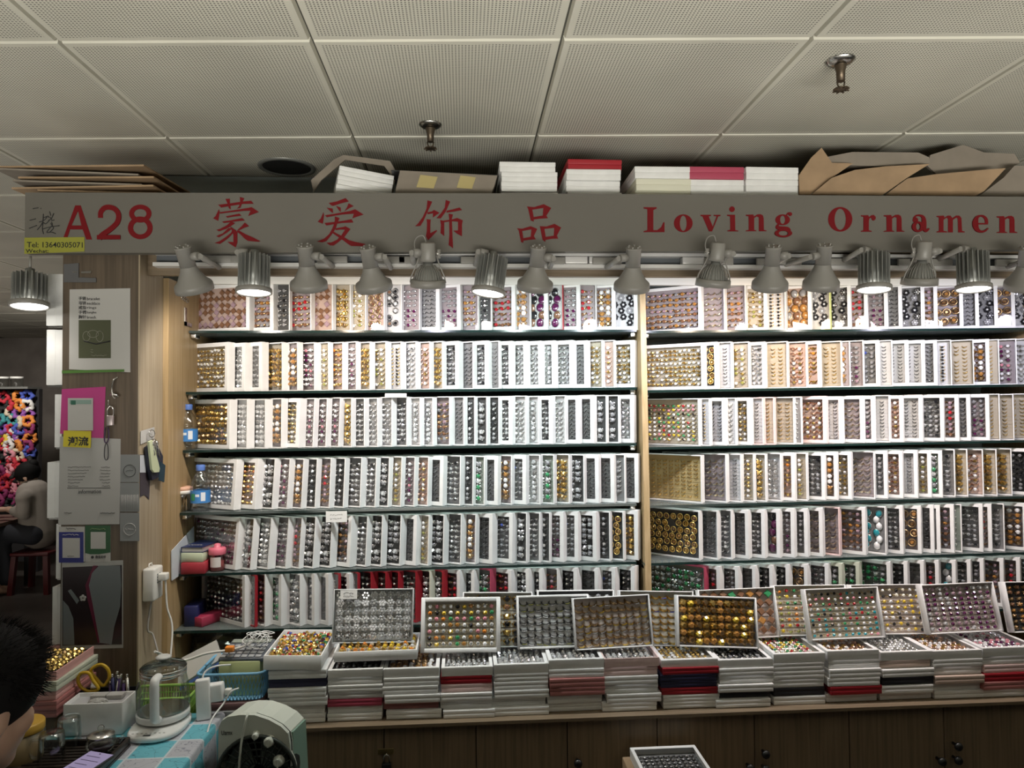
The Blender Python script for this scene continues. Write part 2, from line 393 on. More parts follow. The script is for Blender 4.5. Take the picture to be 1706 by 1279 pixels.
GEM = {'white': gemm('white', (.85, .85, .86)), 'clear': mat('stone_crystal', (.90, .92, .93), .08, .6), 'grey': gemm('grey', (.30, .30, .31)), 'black': gemm('black', (.015, .015, .018)),
       'red': gemm('red', (.45, .02, .03)), 'orange': gemm('orange', (.70, .24, .04)), 'amber': gemm('amber', (.40, .19, .05)), 'brown': gemm('brown', (.20, .10, .055)),
       'green': gemm('green', (.05, .30, .12)), 'olive': gemm('olive', (.30, .30, .08)), 'teal': gemm('teal', (.02, .30, .36)), 'blue': gemm('blue', (.06, .10, .45)), 'purple': gemm('purple', (.10, .012, .07)),
       'pink': gemm('pink', (.70, .28, .34)), 'gold': BAND['gold'], 'silver': BAND['silver'], 'bronze': BAND['bronze'], 'pearl': gemm('pearl', (.85, .79, .66), .2), 'mauve': gemm('mauve', (.35, .24, .28)), 'yellow': gemm('yellow', (.75, .52, .05)), 'rosegold': BAND['rose']}
# kind: foam, band, stones, columns, rows, style, words
KIND = {
 'gf': ('cream', 'palegold', ['gold', 'white', 'gold'], 12, 9, 'ring', 'fine gold rings'),
 'sv': ('white', 'silver', ['clear', 'white', 'silver'], 11, 8, 'ring', 'silver rings'),
 'sd': ('grey', 'silver', ['clear', 'grey', 'silver', 'black'], 11, 8, 'ring', 'silver rings on grey foam'),
 'cz': ('white', 'silver', ['clear', 'clear', 'silver'], 9, 8, 'big', 'bright crystal rings'),
 'cd': ('dark', 'silver', ['clear', 'silver', 'grey', 'grey'], 9, 7, 'big', 'crystal rings on dark foam'),
 'gd': ('cream', 'gold', ['gold', 'gold', 'bronze'], 9, 7, 'big', 'chunky gold rings'),
 'gk': ('dark', 'gold', ['gold', 'bronze', 'brown'], 8, 6, 'eye', 'large gold rings on dark foam'),
 'rg': ('blush', 'rose', ['rosegold', 'white', 'gold'], 10, 8, 'ring', 'rose gold rings'),
 'pk': ('mauve', 'silver', ['pink', 'white', 'purple'], 10, 8, 'ring', 'pink stone rings'),
 'dk': ('dark', 'gun', ['black', 'grey', 'silver'], 10, 8, 'ring', 'dark gunmetal rings'),
 'gr': ('grey', 'gun', ['grey', 'silver', 'grey'], 11, 9, 'bar', 'plain grey bands'),
 'mx': ('cream', 'palegold', ['yellow', 'white', 'green', 'red', 'black', 'pink', 'white'], 11, 9, 'ring', 'gold rings with mixed stones'),
 'br': ('mauve', 'bronze', ['brown', 'amber', 'grey', 'mauve'], 9, 7, 'ring', 'brown stone rings'),
 'bd': ('blush', 'bronze', ['brown', 'mauve', 'brown'], 9, 6, 'loz', 'brown lozenge rings'),
 'bc': ('white', 'gun', ['black', 'white', 'brown'], 9, 6, 'eye', 'black round-eyed rings'),
 'be': ('blush', 'bronze', ['brown', 'mauve'], 8, 6, 'eye', 'brown round-eyed rings'),
 'dd': ('white', 'gun', ['black', 'brown', 'purple'], 7, 5, 'disc', 'dark disc rings'),
 'fl': ('grey', 'gun', ['black', 'black', 'grey'], 6, 6, 'flower', 'dark flower rings'),
 'fw': ('white', 'gun', ['black', 'grey', 'black'], 7, 6, 'flower', 'dark flowers on white foam'),
 'am': ('blush', 'bronze', ['amber', 'brown', 'grey', 'amber'], 7, 5, 'disc', 'large amber stones'),
 'gn': ('sage', 'silver', ['green', 'green', 'clear', 'grey'], 9, 7, 'big', 'green stone rings'),
 'tl': ('grey', 'silver', ['teal', 'teal', 'white'], 6, 6, 'disc', 'large teal stones'),
 'pp': ('mauve', 'silver', ['purple', 'mauve', 'grey'], 10, 8, 'ring', 'mauve stone rings'),
 'bl': ('grey', 'silver', ['blue', 'grey', 'clear', 'grey'], 10, 8, 'ring', 'blue-grey rings'),
 'tb': ('cream', 'gold', ['gold'], 8, 10, 'bar', 'thin gold bands'),
 'gy': ('gold', 'gold', ['gold', 'bronze'], 9, 10, 'bar', 'close rows of gold bands'),
 'sb': ('white', 'gun', ['silver', 'grey'], 8, 11, 'bar', 'thin silver bands on white foam'),
 'og': ('blush', 'gold', ['orange', 'gold', 'rosegold'], 10, 8, 'ring', 'orange gold rings'),
 'gg': ('cream', 'palegold', ['olive', 'gold', 'white'], 9, 8, 'ring', 'green-gold rings'),
 'bz': ('mauve', 'bronze', ['bronze', 'amber', 'white'], 9, 7, 'big', 'bronze rings'),
 'rd': ('mauve', 'bronze', ['red', 'brown', 'mauve'], 9, 7, 'ring', 'dark red stone rings'),
 'kg': ('white', 'gold', ['black', 'black'], 8, 11, 'ring', 'black dotted gold rings'),
 'ch': ('mauve', 'bronze', ['amber', 'bronze'], 7, 4, 'eye', 'amber chain-set rings'),
 'pg': ('mauve', 'palegold', ['grey', 'mauve', 'white'], 9, 7, 'bar', 'pale faint rings'),
}
def band(mb, M, r, w, m, segs=7, arc=pi):
    rows = []
    for i in range(segs+1):
        a = pi/2 - arc/2 + arc*i/segs; c_, s_ = cos(a), sin(a)
        rows.append([M @ V((c_*r, -s_*r, -w)), M @ V((c_*r*1.16, -s_*r*1.16, 0)), M @ V((c_*r, -s_*r, w))])
    mb.grid(rows, m, False, True)
def gem(mb, M, r, m, n=6, h=.7):
    k = mb.mi(m)
    lo = [mb.bm.verts.new(M @ V((cos(2*pi*i/n+.3)*r, 0, sin(2*pi*i/n+.3)*r))) for i in range(n)]
    hi = [mb.bm.verts.new(M @ V((cos(2*pi*i/n+.3)*r*.55, -h*r, sin(2*pi*i/n+.3)*r*.55))) for i in range(n)]
    for i in range(n):
        f = mb.bm.faces.new((lo[i], lo[(i+1) % n], hi[(i+1) % n], hi[i])); f.material_index = k
    f = mb.bm.faces.new(hi); f.material_index = k
    f = mb.bm.faces.new(lo); f.material_index = k
def ring_at(mb, M, style, bm_, gm, s, R):
    """a ring standing in foam, its face looking along M's -y"""
    M = M @ Matrix.Rotation(R.uniform(-.25, .25), 4, 'Y') @ Matrix.Rotation(R.uniform(-.25, .25) + {'bar': .8, 'ring': .35, 'big': .3}.get(style, 0), 4, 'X')
    if style == 'bar':
        band(mb, M, s*.42, s*.15, bm_, 8); band(mb, M @ Matrix.Translation((0, -s*.05, s*.02)), s*.42, s*.05, gm, 6, 1.2)
    elif style == 'ring':
        band(mb, M, s*.40, s*.11, bm_); gem(mb, M @ Matrix.Translation((0, -s*.42, 0)), s*.26, gm)
    elif style == 'big':
        band(mb, M, s*.42, s*.16, bm_); gem(mb, M @ Matrix.Translation((0, -s*.40, 0)), s*.34, gm, 7, .8)
        for q in range(4):
            a = q*pi/2+.6; gem(mb, M @ Matrix.Translation((cos(a)*s*.34, -s*.36, sin(a)*s*.34)), s*.12, bm_, 4)
    elif style == 'loz':
        band(mb, M, s*.36, s*.08, bm_)
        mb.hexa([M @ V(p) for p in ((-s*.5, -s*.36, 0), (0, -s*.36, -s*.5), (s*.5, -s*.36, 0), (0, -s*.36, s*.5), (-s*.36, -s*.5, 0), (0, -s*.5, -s*.36), (s*.36, -s*.5, 0), (0, -s*.5, s*.36))], gm)
    elif style == 'eye':
        T = M @ Matrix.Translation((0, -s*.34, 0)); n = 12
        mb.grid([[T @ V((cos(2*pi*i/n)*r, y, sin(2*pi*i/n)*r)) for i in range(n)] for r, y in ((s*.46, 0), (s*.42, -s*.10), (s*.32, -s*.08), (s*.30, 0))], bm_)
        gem(mb, T, s*.24, gm, 8, .6)
    elif style == 'disc':
        mb.sphere((0, -s*.16, 0), s*.42, gm, 10, 6, (1, .5, 1.2), M)
        T = M @ Matrix.Translation((0, -s*.12, 0)); n = 12
        mb.grid([[T @ V((cos(2*pi*i/n)*r, y, sin(2*pi*i/n)*r*1.2)) for i in range(n)] for r, y in ((s*.46, .3*s*.4), (s*.47, -s*.06), (s*.38, -s*.05))], bm_)
    elif style == 'flower':
        for q in range(6):
            a = q*pi/3; gem(mb, M @ Matrix.Translation((cos(a)*s*.30, -s*.20, sin(a)*s*.30)), s*.21, gm, 5, .6)
        gem(mb, M @ Matrix.Translation((0, -s*.26, 0)), s*.16, GEM['white'], 6)
# case: local x along the face (right edge at 0), z up, face at y = 0, thickness along +y
CL, CH, CT = .235, .165, .029
def insert_mesh(kind, L=CL, H=CH, y=.017, margin=.012):
    foam, bnd, gems, nx, nz, style, _ = KIND[kind]; R = random.Random(kind); mb = MB()
    mb.box((-L+.0045, y, .0045), (-.0045, y+.008, H-.0045), FOAM[foam])
    dx = (L-2*margin-.006)/nx; dz = (H-2*margin-.006)/nz; s = min(dx, dz)*{'bar': 1.25, 'ring': 1.45, 'big': 1.32, 'flower': 1.15, 'disc': 1.1, 'eye': 1.1, 'loz': 1.05}[style]
    for j in range(nz):
        z = margin+.003+dz*(j+.5)
        if style in ('ring', 'bar', 'big'):
            mb.box((-L+.006, y-.0012, z-dz*.46), (-.006, y-.0001, z-dz*.16), FOAM[foam])
        g = R.choice(gems)
        for i in range(nx):
            x = -L+margin+.003+dx*(i+.5)
            if style in ('flower', 'disc', 'eye') and j % 2 and nx < 9: x += dx*.25
            if R.random() < .03: continue
            gg = g if R.random() < .35 else R.choice(gems)
            ring_at(mb, Matrix.Translation((x, y, z)), style, BAND[bnd], GEM[gg], s, R)
    return mb.mesh('ring_rows')
def case_box_mesh(m, rim, L=CL, H=CH, T=CT, name='box', open_=False):
    mb = MB(); w = .0028
    mb.box((-L, T-w, 0), (0, T, H), m)                                    # back
    for a, b in (((-L, 0, 0), (-L+w, T-w, H)), ((-w, 0, 0), (0, T-w, H)), ((-L+w, 0, 0), (-w, T-w, w)), ((-L+w, 0, H-w), (-w, T-w, H))):
        mb.box(a, b, m)
    if rim > w and not open_:
        h = .0016
        for a, b in (((-L, -h, 0), (-L+rim, 0, H)), ((-rim, -h, 0), (0, 0, H)), ((-L+rim, -h, 0), (-rim, 0, rim)), ((-L+rim, -h, H-rim), (-rim, 0, H))):
            mb.box(a, b, m)
    # lid seam round the sides
    if not open_:
        e = .0006; y = T*.45
        for a, b in (((-L-e, 0, -e), (-L, y, H+e)), ((0, 0, -e), (e, y, H+e)), ((-L, 0, -e), (0, y, 0)), ((-L, 0, H), (0, y, H+e))):
            mb.box(a, b, m)
    return mb.mesh(name)
def window_mesh(rim, L=CL, H=CH):
    mb = MB(); r = max(rim-.002, .002)
    mb.face([(-L+r, .0012, r), (-r, .0012, r), (-r, .0012, H-r), (-L+r, .0012, H-r)], M_CLEAR); return mb.mesh('window')
_ins = {k: insert_mesh(k) for k in KIND}
_box = {}
def box_me(color, rim):
    key = (color, rim)
    if key not in _box: _box[key] = case_box_mesh(PAL[color], rim)
    return _box[key]
_win = {r: window_mesh(r) for r in (.0028, .011, .013)}
_proto = {}
def new_case(kind, color, rim, M, label, group):
    key = (kind, color, rim)
    if key in _proto: return copy_thing(_proto[key], M, label, group)
    t = thing('ring_case', label, 'ring case', group=group); t.matrix_basis = M
    link('box', box_me(color, rim), t); link('window', _win[rim], t)
    r = link('ring_rows', _ins[kind], t); r['kind'] = 'stuff'
    _proto[key] = t
    return t
# rows: px of the first case's left edge, then (right px, kind, frame, colour) per case
ROWS = {
('L', 0): (320, 'bd', 20, 1.0, [(424,'bd','f'),(463,'br','f'),(487,'dk','t'),(525,'rd','t'),(560,'bd','t'),(588,'gd','t'),(613,'gg','t'),(645,'be','t'),(673,'bc','t'),(703,'pp','t'),(736,'gr','f'),(771,'pp','f'),(800,'br','t'),(821,'dk','t'),(862,'rd','f'),(886,'bz','t'),(915,'dd','f'),(940,'dd','t','red'),(968,'pp','f'),(995,'rd','t'),(1027,'bz','f'),(1064,'fw','f')]),
('L', 1): (312, 'gf', 33, .3, [(391,'gf','f'),(420,'sv','f'),(447,'dk','f'),(482,'gd','t'),(505,'bz','t'),(535,'pk','t'),(555,'gg','t'),(580,'og','t'),(601,'pk','t'),(625,'gd','t'),(652,'gg','t'),(677,'kg','t'),(701,'sv','t'),(723,'rg','t'),(744,'gd','t'),(772,'sd','f'),(795,'gr','t'),(820,'sd','f'),(836,'gr','t'),(859,'sd','f'),(884,'sv','f'),(908,'sv','f'),(930,'cz','f'),(961,'sv','f'),(984,'gr','f'),(1009,'gf','t'),(1027,'rg','t'),(1062,'gf','f')]),
('L', 2): (314, 'gd', 33, 1.0, [(395,'gd','f'),(424,'cz','t'),(454,'cz','t'),(479,'bz','t'),(510,'gf','f'),(530,'pk','t'),(552,'pk','t'),(573,'pk','t'),(593,'gd','t'),(615,'sd','t'),(637,'sv','t'),(661,'sv','t'),(686,'sd','t'),(707,'cz','t'),(728,'cz','t'),(758,'br','t'),(779,'gr','t'),(796,'dk','t'),(817,'cd','t'),(837,'dk','t'),(859,'sd','f'),(882,'sv','t'),(903,'cz','t'),(926,'sd','f'),(947,'sv','t'),(970,'gr','f'),(995,'gr','f'),(1015,'cd','t'),(1035,'cd','t'),(1061,'sv','f')]),
('L', 3): (310, 'sv', 31, 5.5, [(403,'sv','f'),(439,'og','f'),(465,'cd','t'),(489,'pk','t'),(512,'bz','t'),(534,'dk','t'),(558,'rd','t'),(581,'dk','t'),(611,'sd','t'),(633,'sd','t'),(654,'cd','t'),(675,'gg','t'),(697,'pk','t'),(720,'rg','t'),(745,'gr','f'),(775,'sd','t'),(793,'dk','t'),(812,'gn','t'),(835,'gr','f'),(858,'bz','t'),(882,'bl','f'),(905,'cz','t'),(928,'gn','t'),(954,'gd','t'),(978,'cd','t'),(1002,'gr','f'),(1028,'gr','f'),(1044,'bl','t'),(1067,'gr','f')]),
('L', 4): (318, 'cd', 33, 6.5, [(406,'pp','f'),(430,'cd','t'),(461,'cz','t'),(489,'pp','t'),(507,'rd','t'),(534,'cd','t'),(562,'cd','t'),(595,'br','f'),(619,'sd','t'),(645,'cd','t'),(677,'cd','t'),(702,'gr','f'),(720,'gg','t'),(748,'cd','t'),(777,'sd','t'),(799,'bz','t'),(829,'gr','f'),(862,'bl','f'),(883,'cd','t'),(905,'sd','t'),(920,'dk','t'),(945,'pp','f'),(969,'bl','f'),(1000,'cd','f'),(1021,'dk','t'),(1043,'gk','t'),(1068,'gd','f')]),
('L', 5): (352, 'dk', 38, 1.0, [(421,'dk','f'),(429,'dk','t','red'),(454,'rd','t'),(482,'gn','f'),(513,'cd','t'),(535,'dk','f'),(560,'gr','f'),(568,'dk','t','red'),(595,'dk','f'),(600,'dk','t','red'),(630,'dk','t','red'),(653,'dk','t','red'),(672,'dk','t','red'),(704,'sd','t','red'),(725,'cd','t','ivory'),(746,'cd','t','red'),(777,'rd','f'),(799,'dk','f'),(827,'gn','t','cherry'),(862,'rd','f'),(891,'cd','f'),(911,'dk','f'),(938,'rd','t'),(970,'dk','f'),(1005,'gr','f'),(1033,'bl','f'),(1065,'dk','f')]),
('R', 0): (1068, 'br', 36, .5, [(1173,'br','f'),(1212,'pg','t'),(1246,'br','t'),(1282,'gg','f'),(1312,'kg','t'),(1355,'am','f'),(1386,'fw','t','lime'),(1420,'fl','f'),(1447,'rd','f'),(1480,'pp','f'),(1505,'gr','f'),(1541,'fl','f'),(1563,'br','f'),(1606,'ch','f'),(1631,'gr','f'),(1662,'fl','f'),(1690,'ch','f'),(1722,'fw','f')]),
('R', 1): (1068, 'gf', 37, .5, [(1178,'gf','f'),(1199,'gk','f'),(1223,'sb','t'),(1253,'gg','t'),(1279,'sv','f'),(1316,'tb','t'),(1347,'rg','t'),(1370,'og','f'),(1405,'tb','t'),(1418,'bz','t'),(1442,'pp','t'),(1468,'bl','f'),(1488,'sb','t'),(1516,'sb','f'),(1542,'sb','f'),(1563,'gr','f'),(1587,'kg','t'),(1624,'tb','t'),(1649,'bz','f'),(1665,'tb','t'),(1694,'pk','t'),(1725,'sv','t')]),
('R', 2): (1070, 'mx', 42, .5, [(1170,'mx','t'),(1187,'kg','t'),(1215,'sb','f'),(1230,'sv','t'),(1256,'gf','f'),(1277,'sb','t','blush'),(1294,'tb','t','blush'),(1328,'tb','t'),(1338,'sd','t'),(1382,'rg','f','blush'),(1408,'sb','f'),(1443,'pg','f'),(1461,'pp','f'),(1487,'sb','t'),(1507,'rg','f'),(1541,'sb','f'),(1576,'sd','f'),(1599,'rd','f'),(1620,'gr','f'),(1650,'pp','f'),(1668,'tb','t'),(1691,'tb','t'),(1720,'tb','t')]),
('R', 3): (1073, 'gy', 40, .5, [(1174,'gy','t'),(1216,'pg','t'),(1240,'sb','t'),(1261,'gf','t'),(1280,'gd','t'),(1306,'sv','t'),(1328,'og','f'),(1348,'gg','t'),(1379,'sd','f'),(1398,'bz','f'),(1423,'gf','f'),(1461,'pg','t'),(1481,'bl','f'),(1507,'rg','f'),(1531,'sb','f'),(1555,'gg','f'),(1571,'gn','f'),(1594,'sd','t'),(1615,'gd','t'),(1641,'rg','t'),(1663,'gd','t'),(1687,'gd','t'),(1715,'dk','f')]),
('R', 4): (1078, 'gk', 42, .5, [(1171,'gk','t'),(1202,'gr','t'),(1225,'sd','t'),(1253,'gr','f'),(1280,'sd','f'),(1305,'dd','f'),(1328,'pp','f'),(1351,'bl','f'),(1376,'pg','f'),(1404,'pg','t','blush'),(1447,'br','f'),(1479,'tl','t'),(1509,'sd','f'),(1538,'ch','f'),(1560,'gr','f'),(1568,'gr','f'),(1592,'br','f'),(1605,'gn','t'),(1640,'sd','f'),(1655,'rd','f'),(1676,'sd','t'),(1712,'bz','f')]),
('R', 5): (1080, 'gn', 46, .5, [(1182,'gn','t','cherry'),(1207,'rd','f'),(1238,'pp','f'),(1266,'gr','f'),(1295,'dk','f'),(1322,'dk','f'),(1352,'ch','f'),(1387,'pp','f'),(1409,'gn','f','sage'),(1438,'gn','f','sage'),(1490,'gn','f'),(1518,'dk','f'),(1544,'gr','f'),(1570,'rd','f'),(1597,'tl','f'),(1623,'sd','f'),(1643,'bl','f'),(1676,'br','f'),(1703,'rd','f'),(1735,'sd','f')]),
}
rowname = ['top', 'second', 'third', 'fourth', 'fifth', 'lowest']
for (bay, k), (xl, _k, phi, lean, cs) in ROWS.items():
    prev = xl; bayn = 'left' if bay == 'L' else 'right'; n = len(cs)
    for i, c in enumerate(cs):
        px, kind, fr = c[:3]; col = c[3] if len(c) > 3 else 'white'
        rim = .0028 if fr == 't' else (.013 if bay == 'L' else .011)
        ph = radians(phi + (0 if i else 0))
        ly = 0.5*(SHELF_PX[bay][k][0]+SHELF_PX[bay][k][1]) - 40
        Y0 = shelf_y(k) + .012
        be = lean*(1 - i/n*1.1) if lean > 2 else lean*.4
        be = radians(be + rnd.uniform(-.4, .4)) + (radians(2.5) if (bay, k) == ('L', 2) and 4 <= i <= 7 else 0)
        t = CT
        # thickness that fits the spacing to the case on its left
        gap = (px-prev)/1200*2.5
        sc = 1.0 if i == 0 else max(.35, min(1.12, gap*sin(ph)*.97/CT))
        t = CT*sc
        X = PY(px, ly, Y0 + t*cos(ph)).x - t*sin(ph) - .5*CH*sin(be)*sin(ph)
        z = shelf_z(bay, k, X) + .0008 + t*sin(be)
        hs = 1.0 + rnd.uniform(-.012, .004)
        M = Matrix.Translation((X, Y0 + rnd.uniform(0, .006), z)) @ rotz(-ph) @ Matrix.Rotation(-be, 4, 'X') @ Matrix.Diagonal((1, sc, hs, 1))
        w = KIND[kind][6]
        lab = f"{'ivory' if col == 'ivory' else col} case of {w}, {ORD[i]} from left, {rowname[k]} shelf, {bayn} bay"
        new_case(kind, col, rim, M, lab, f"ring cases on the {rowname[k]} shelf of the {bayn} bay")
        prev = px
# ---------------------------------------------------------------- track lamps
def axis_M(p0, p1):
    d = (V(p1)-V(p0)); z = d.normalized(); x = V((1, 0, 0)); x = (x - z*x.dot(z)).normalized(); y = z.cross(x)
    return Matrix(((x.x, y.x, z.x, p0[0]), (x.y, y.y, z.y, p0[1]), (x.z, y.z, z.z, p0[2]), (0, 0, 0, 1))), d.length
LORD = {}
for n, (kind, a, b, colr, pw) in enumerate(LAMPS):
    hang = a[0] < 100
    Yt, Yb = (2.02, 2.075) if not hang else (2.09, 2.09)
    if kind == 'fin': Yt, Yb = (2.072, 2.062) if not hang else (2.10, 2.088)
    if kind == 'cage': Yb = 2.055
    p0, p1 = PY(*a, Yt), PY(*b, Yb)
    M, Ln = axis_M(p0, p1)
    if hang: lab = 'silver finned spotlight hanging alone left of the pillar'
    else:
        kn = {'cone': 'white cone track lamp', 'fin': 'grey finned cylinder track lamp with lit face', 'cage': 'caged track lamp with cable loop'}[kind]
        lab = f"{kn}, {ORD[n]} lamp from left along the track"
    t = thing('track_lamp' if not hang else 'hanging_spotlight', lab, 'lamp', (0, 0, 0), group=None if hang else 'lamps on the track under the sign'); t.matrix_basis = M
    u = Ln
    if kind == 'cone':
        MB().lathe([(.020, 0), (.0235, .002), (.0235, .004), (.0215, .006), (.0215, .055)], M_LAMP).build('socket_housing', t)
        MB().lathe([(.0215, .0555), (.026, .07), (.040, .095), (.0505, u-.020), (.052, u-.016), (.0525, u), (.049, u), (.046, u-.02), (.030, .085), (.012, .07)], M_LAMP, 32, cap0=False, cap1=True).build('shade', t)
        MB().box((-.012, -.0218, .053), (.008, -.0212, .056), M_DARK).build('vent_slot', t)
        tn = MB()
        for q in range(6):
            tn.box((.016*cos(q)-.002, .016*sin(q)-.002, -.004), (.016*cos(q)+.002, .016*sin(q)+.002, 0), M_LAMP)
        tn.build('top_clip', t)
    elif kind == 'fin':
        fm = MB(); fm.lathe([(.030, .004), (.030, u-.014)], M_GREYMETAL)
        for q in range(20):
            fm.box((.026, -.0011, .004), (.0435, .0011, u-.016), M_GREYMETAL, rotz(2*pi*q/20))
        fm.build('finned_body', t)
        MB().lathe([(.012, -.012), (.012, .004), (.026, .004)], M_GREYMETAL).build('top_cap', t)
        MB().lathe([(.043, u-.016), (.049, u-.014), (.050, u-.002), (.047, u), (.0445, u-.002), (.0445, u-.008)], M_LAMP, 32, cap0=False, cap1=False).build('rim', t)
        MB().lathe([(.0440, u-.005), (.0440, u-.0035)], mat('lit_lens', (.9, .9, .9), .5, emit=(1, .97, .90), estr=6), 32).build('lens', t)
    else:
        MB().lathe([(.0185, 0), (.021, .003), (.0225, .045), (.021, .052), (.014, .054)], M_LAMP, 20).build('socket_housing', t)
        rb = MB(); rb.lathe([(.012, .053), (.016, .066), (.030, .086), (.039, u-.022)], M_GREYMETAL, 24, cap1=False)
        for q in range(28):
            c0, s0 = cos(2*pi*q/28), sin(2*pi*q/28)
            rb.tube([(c0*.020, s0*.020, .063), (c0*.034, s0*.034, .080), (c0*.0425, s0*.0425, u-.018)], .0011, M_LAMP, 4)
        rb.build('ribbed_reflector', t)
        MB().lathe([(.045, u-.022), (.0495, u-.020), (.0505, u), (.046, u), (.043, u-.006)], M_LAMP, 32).build('front_ring', t)
        for sx in (-1, 1):
            fr = MB(); fr.tube([(sx*.024, 0, .035), (sx*.032, 0, .062), (sx*.047, 0, .095), (sx*.050, 0, u-.012)], .0022, M_LAMP, 6)
            fr.cyl((sx*.020, 0, .030), (sx*.036, 0, .030), .005, M_STEEL); fr.cyl((sx*.030, 0, .018), (sx*.030, 0, .043), .0055, M_LAMP); fr.build('yoke_arm', t)
        MB().tube(bez([(-.004, -.006, .002), (-.014, -.006, -.018), (-.032, -.004, -.012), (-.038, 0, .008), (-.032, .004, .030)], 10), .0016, M_LAMP, 5).build('cable', t)
    # arm to the track
    if not hang:
        sx = 1 if n % 3 != 1 else -1
        if kind == 'fin': sx = -1 if n < 10 else -1
        q = M.inverted() @ V((p0.x + sx*.050, 2.164, p0.z - .030 if kind != 'fin' else p0.z - .006))
        am = MB(); s0 = V((sx*.018, .004, .028 if kind != 'fin' else -.004))
        am.cyl(s0, s0 + V((sx*.022, .006, 0)), .0115, M_LAMP, 16)
        s1 = s0 + V((sx*.026, .008, 0))
        am.cyl(s1, q, .008, M_LAMP, 10); am.build('adapter_arm', t)
        MB().rbox((-.045, -.012, -.011), (.045, .0, .011), M_LAMP, .003, M=M.inverted() @ Matrix.Translation((p0.x + sx*.05, 2.1635, tz0+.020))).build('track_adapter', t)
    else:
        MB().tube([(0, 0, -.012), (0, 0, -.05)], .004, M_LAMP).build('stem', t)
    L = bpy.data.lights.new('lamp_beam', 'SPOT'); L.energy = LAMP_W*pw; L.color = colr; L.spot_size = radians(126); L.spot_blend = .65; L.shadow_soft_size = .035
    lo = bpy.data.objects.new('lamp_beam', L); COL.objects.link(lo)
    tgt = V((p1.x + (.05 if not hang else 0), 2.50, 1.56)) if not hang else p1 - V((0, 0, 1))
    if kind == 'fin' and not hang: tgt = V((p1.x - (.10 if n == 1 else 0), 1.98 if n == 1 else 2.13, .80))
    pos = p1 + (p1-p0).normalized()*.010
    lo.matrix_world = Matrix.Translation(pos) @ (tgt-pos).to_track_quat('-Z', 'Y').to_matrix().to_4x4()
# ---------------------------------------------------------------- sign board and lettering
YS = 2.12
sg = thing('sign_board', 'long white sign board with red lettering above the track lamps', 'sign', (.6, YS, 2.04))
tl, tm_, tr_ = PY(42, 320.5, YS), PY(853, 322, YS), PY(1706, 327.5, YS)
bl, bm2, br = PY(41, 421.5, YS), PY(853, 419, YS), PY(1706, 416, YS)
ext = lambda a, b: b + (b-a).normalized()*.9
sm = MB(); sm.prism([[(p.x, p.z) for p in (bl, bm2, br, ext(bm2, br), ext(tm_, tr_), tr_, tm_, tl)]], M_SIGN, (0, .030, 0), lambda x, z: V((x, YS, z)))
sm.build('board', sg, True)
DY = V((0, -.0012, 0))
def spx(x, y): return PY(x, y, YS)
class PXL:
    """lettering drawn in the pixel frame of a zoomed crop of the sign and laid on the board"""
    def __init__(s, ox, oy, k): s.n = 0; s.mb = MB(); s.ox, s.oy, s.k = ox, oy, k
    def f(s, x, y): return spx(s.ox+x/s.k, s.oy+y/s.k)
    def poly(s, *loops, dx=0, dy=0):
        s.n += 1; s.mb.prism([[(a+dx, b+dy) for a, b in lp] for lp in loops], M_RED, DY*(1+.05*s.n), s.f)
    def ring(s, cx, cy, rx, ry, ix, iy, n=36):
        c = [(cos(2*pi*i/n), sin(2*pi*i/n)) for i in range(n)]
        s.poly([(cx+rx*a, cy+ry*b) for a, b in c], [(cx+ix*a, cy+iy*b) for a, b in c])
    def disc(s, cx, cy, r, n=20): s.poly([(cx+r*cos(2*pi*i/n), cy+r*sin(2*pi*i/n)) for i in range(n)])
    def stroke(s, pts, w, n=6):
        P = bez([(a, b, 0) for a, b in pts], n); W = bez([(a, 0, 0) for a in w], n); l, r = [], []
        for i, p in enumerate(P):
            t = (P[min(i+1, len(P)-1)]-P[max(i-1, 0)]).normalized(); q = V((-t.y, t.x, 0))*W[i].x/2
            l.append((p.x+q.x, p.y+q.y)); r.append((p.x-q.x, p.y-q.y))
        for i in range(len(l)-1): s.poly([l[i], l[i+1], r[i+1], r[i]])
N_POLY = [(565,278),(715,272),(730,310),(800,270),(860,265),(910,290),(928,350),(932,585),(985,598),(985,612),(828,612),(828,330),(790,310),(735,345),(735,585),(780,598),(780,612),(565,612),(565,598),(625,585),(620,310),(565,298)]
def word(name, *pls):
    for i, p in enumerate(pls): p.mb.build(name, sg, True)
p = PXL(0, 230, 3.877)
p.poly([(412,640),(487,435),(522,435),(595,655),(558,655),(535,590),(453,590),(437,640)], [(463,565),(527,565),(505,470)])
p2 = PXL(0, 230, 3.877); p2.stroke([(650,515),(652,480),(675,453),(708,447),(745,460),(768,495),(760,545),(715,590),(665,625),(645,650)], [32]*10); p2.poly([(630,628),(780,628),(780,655),(630,655)])
p3 = PXL(0, 230, 3.877); p3.ring(907, 488, 72, 58, 40, 30); p3.ring(907, 580, 80, 73, 46, 43)
word('stall_number', p, p2, p3)
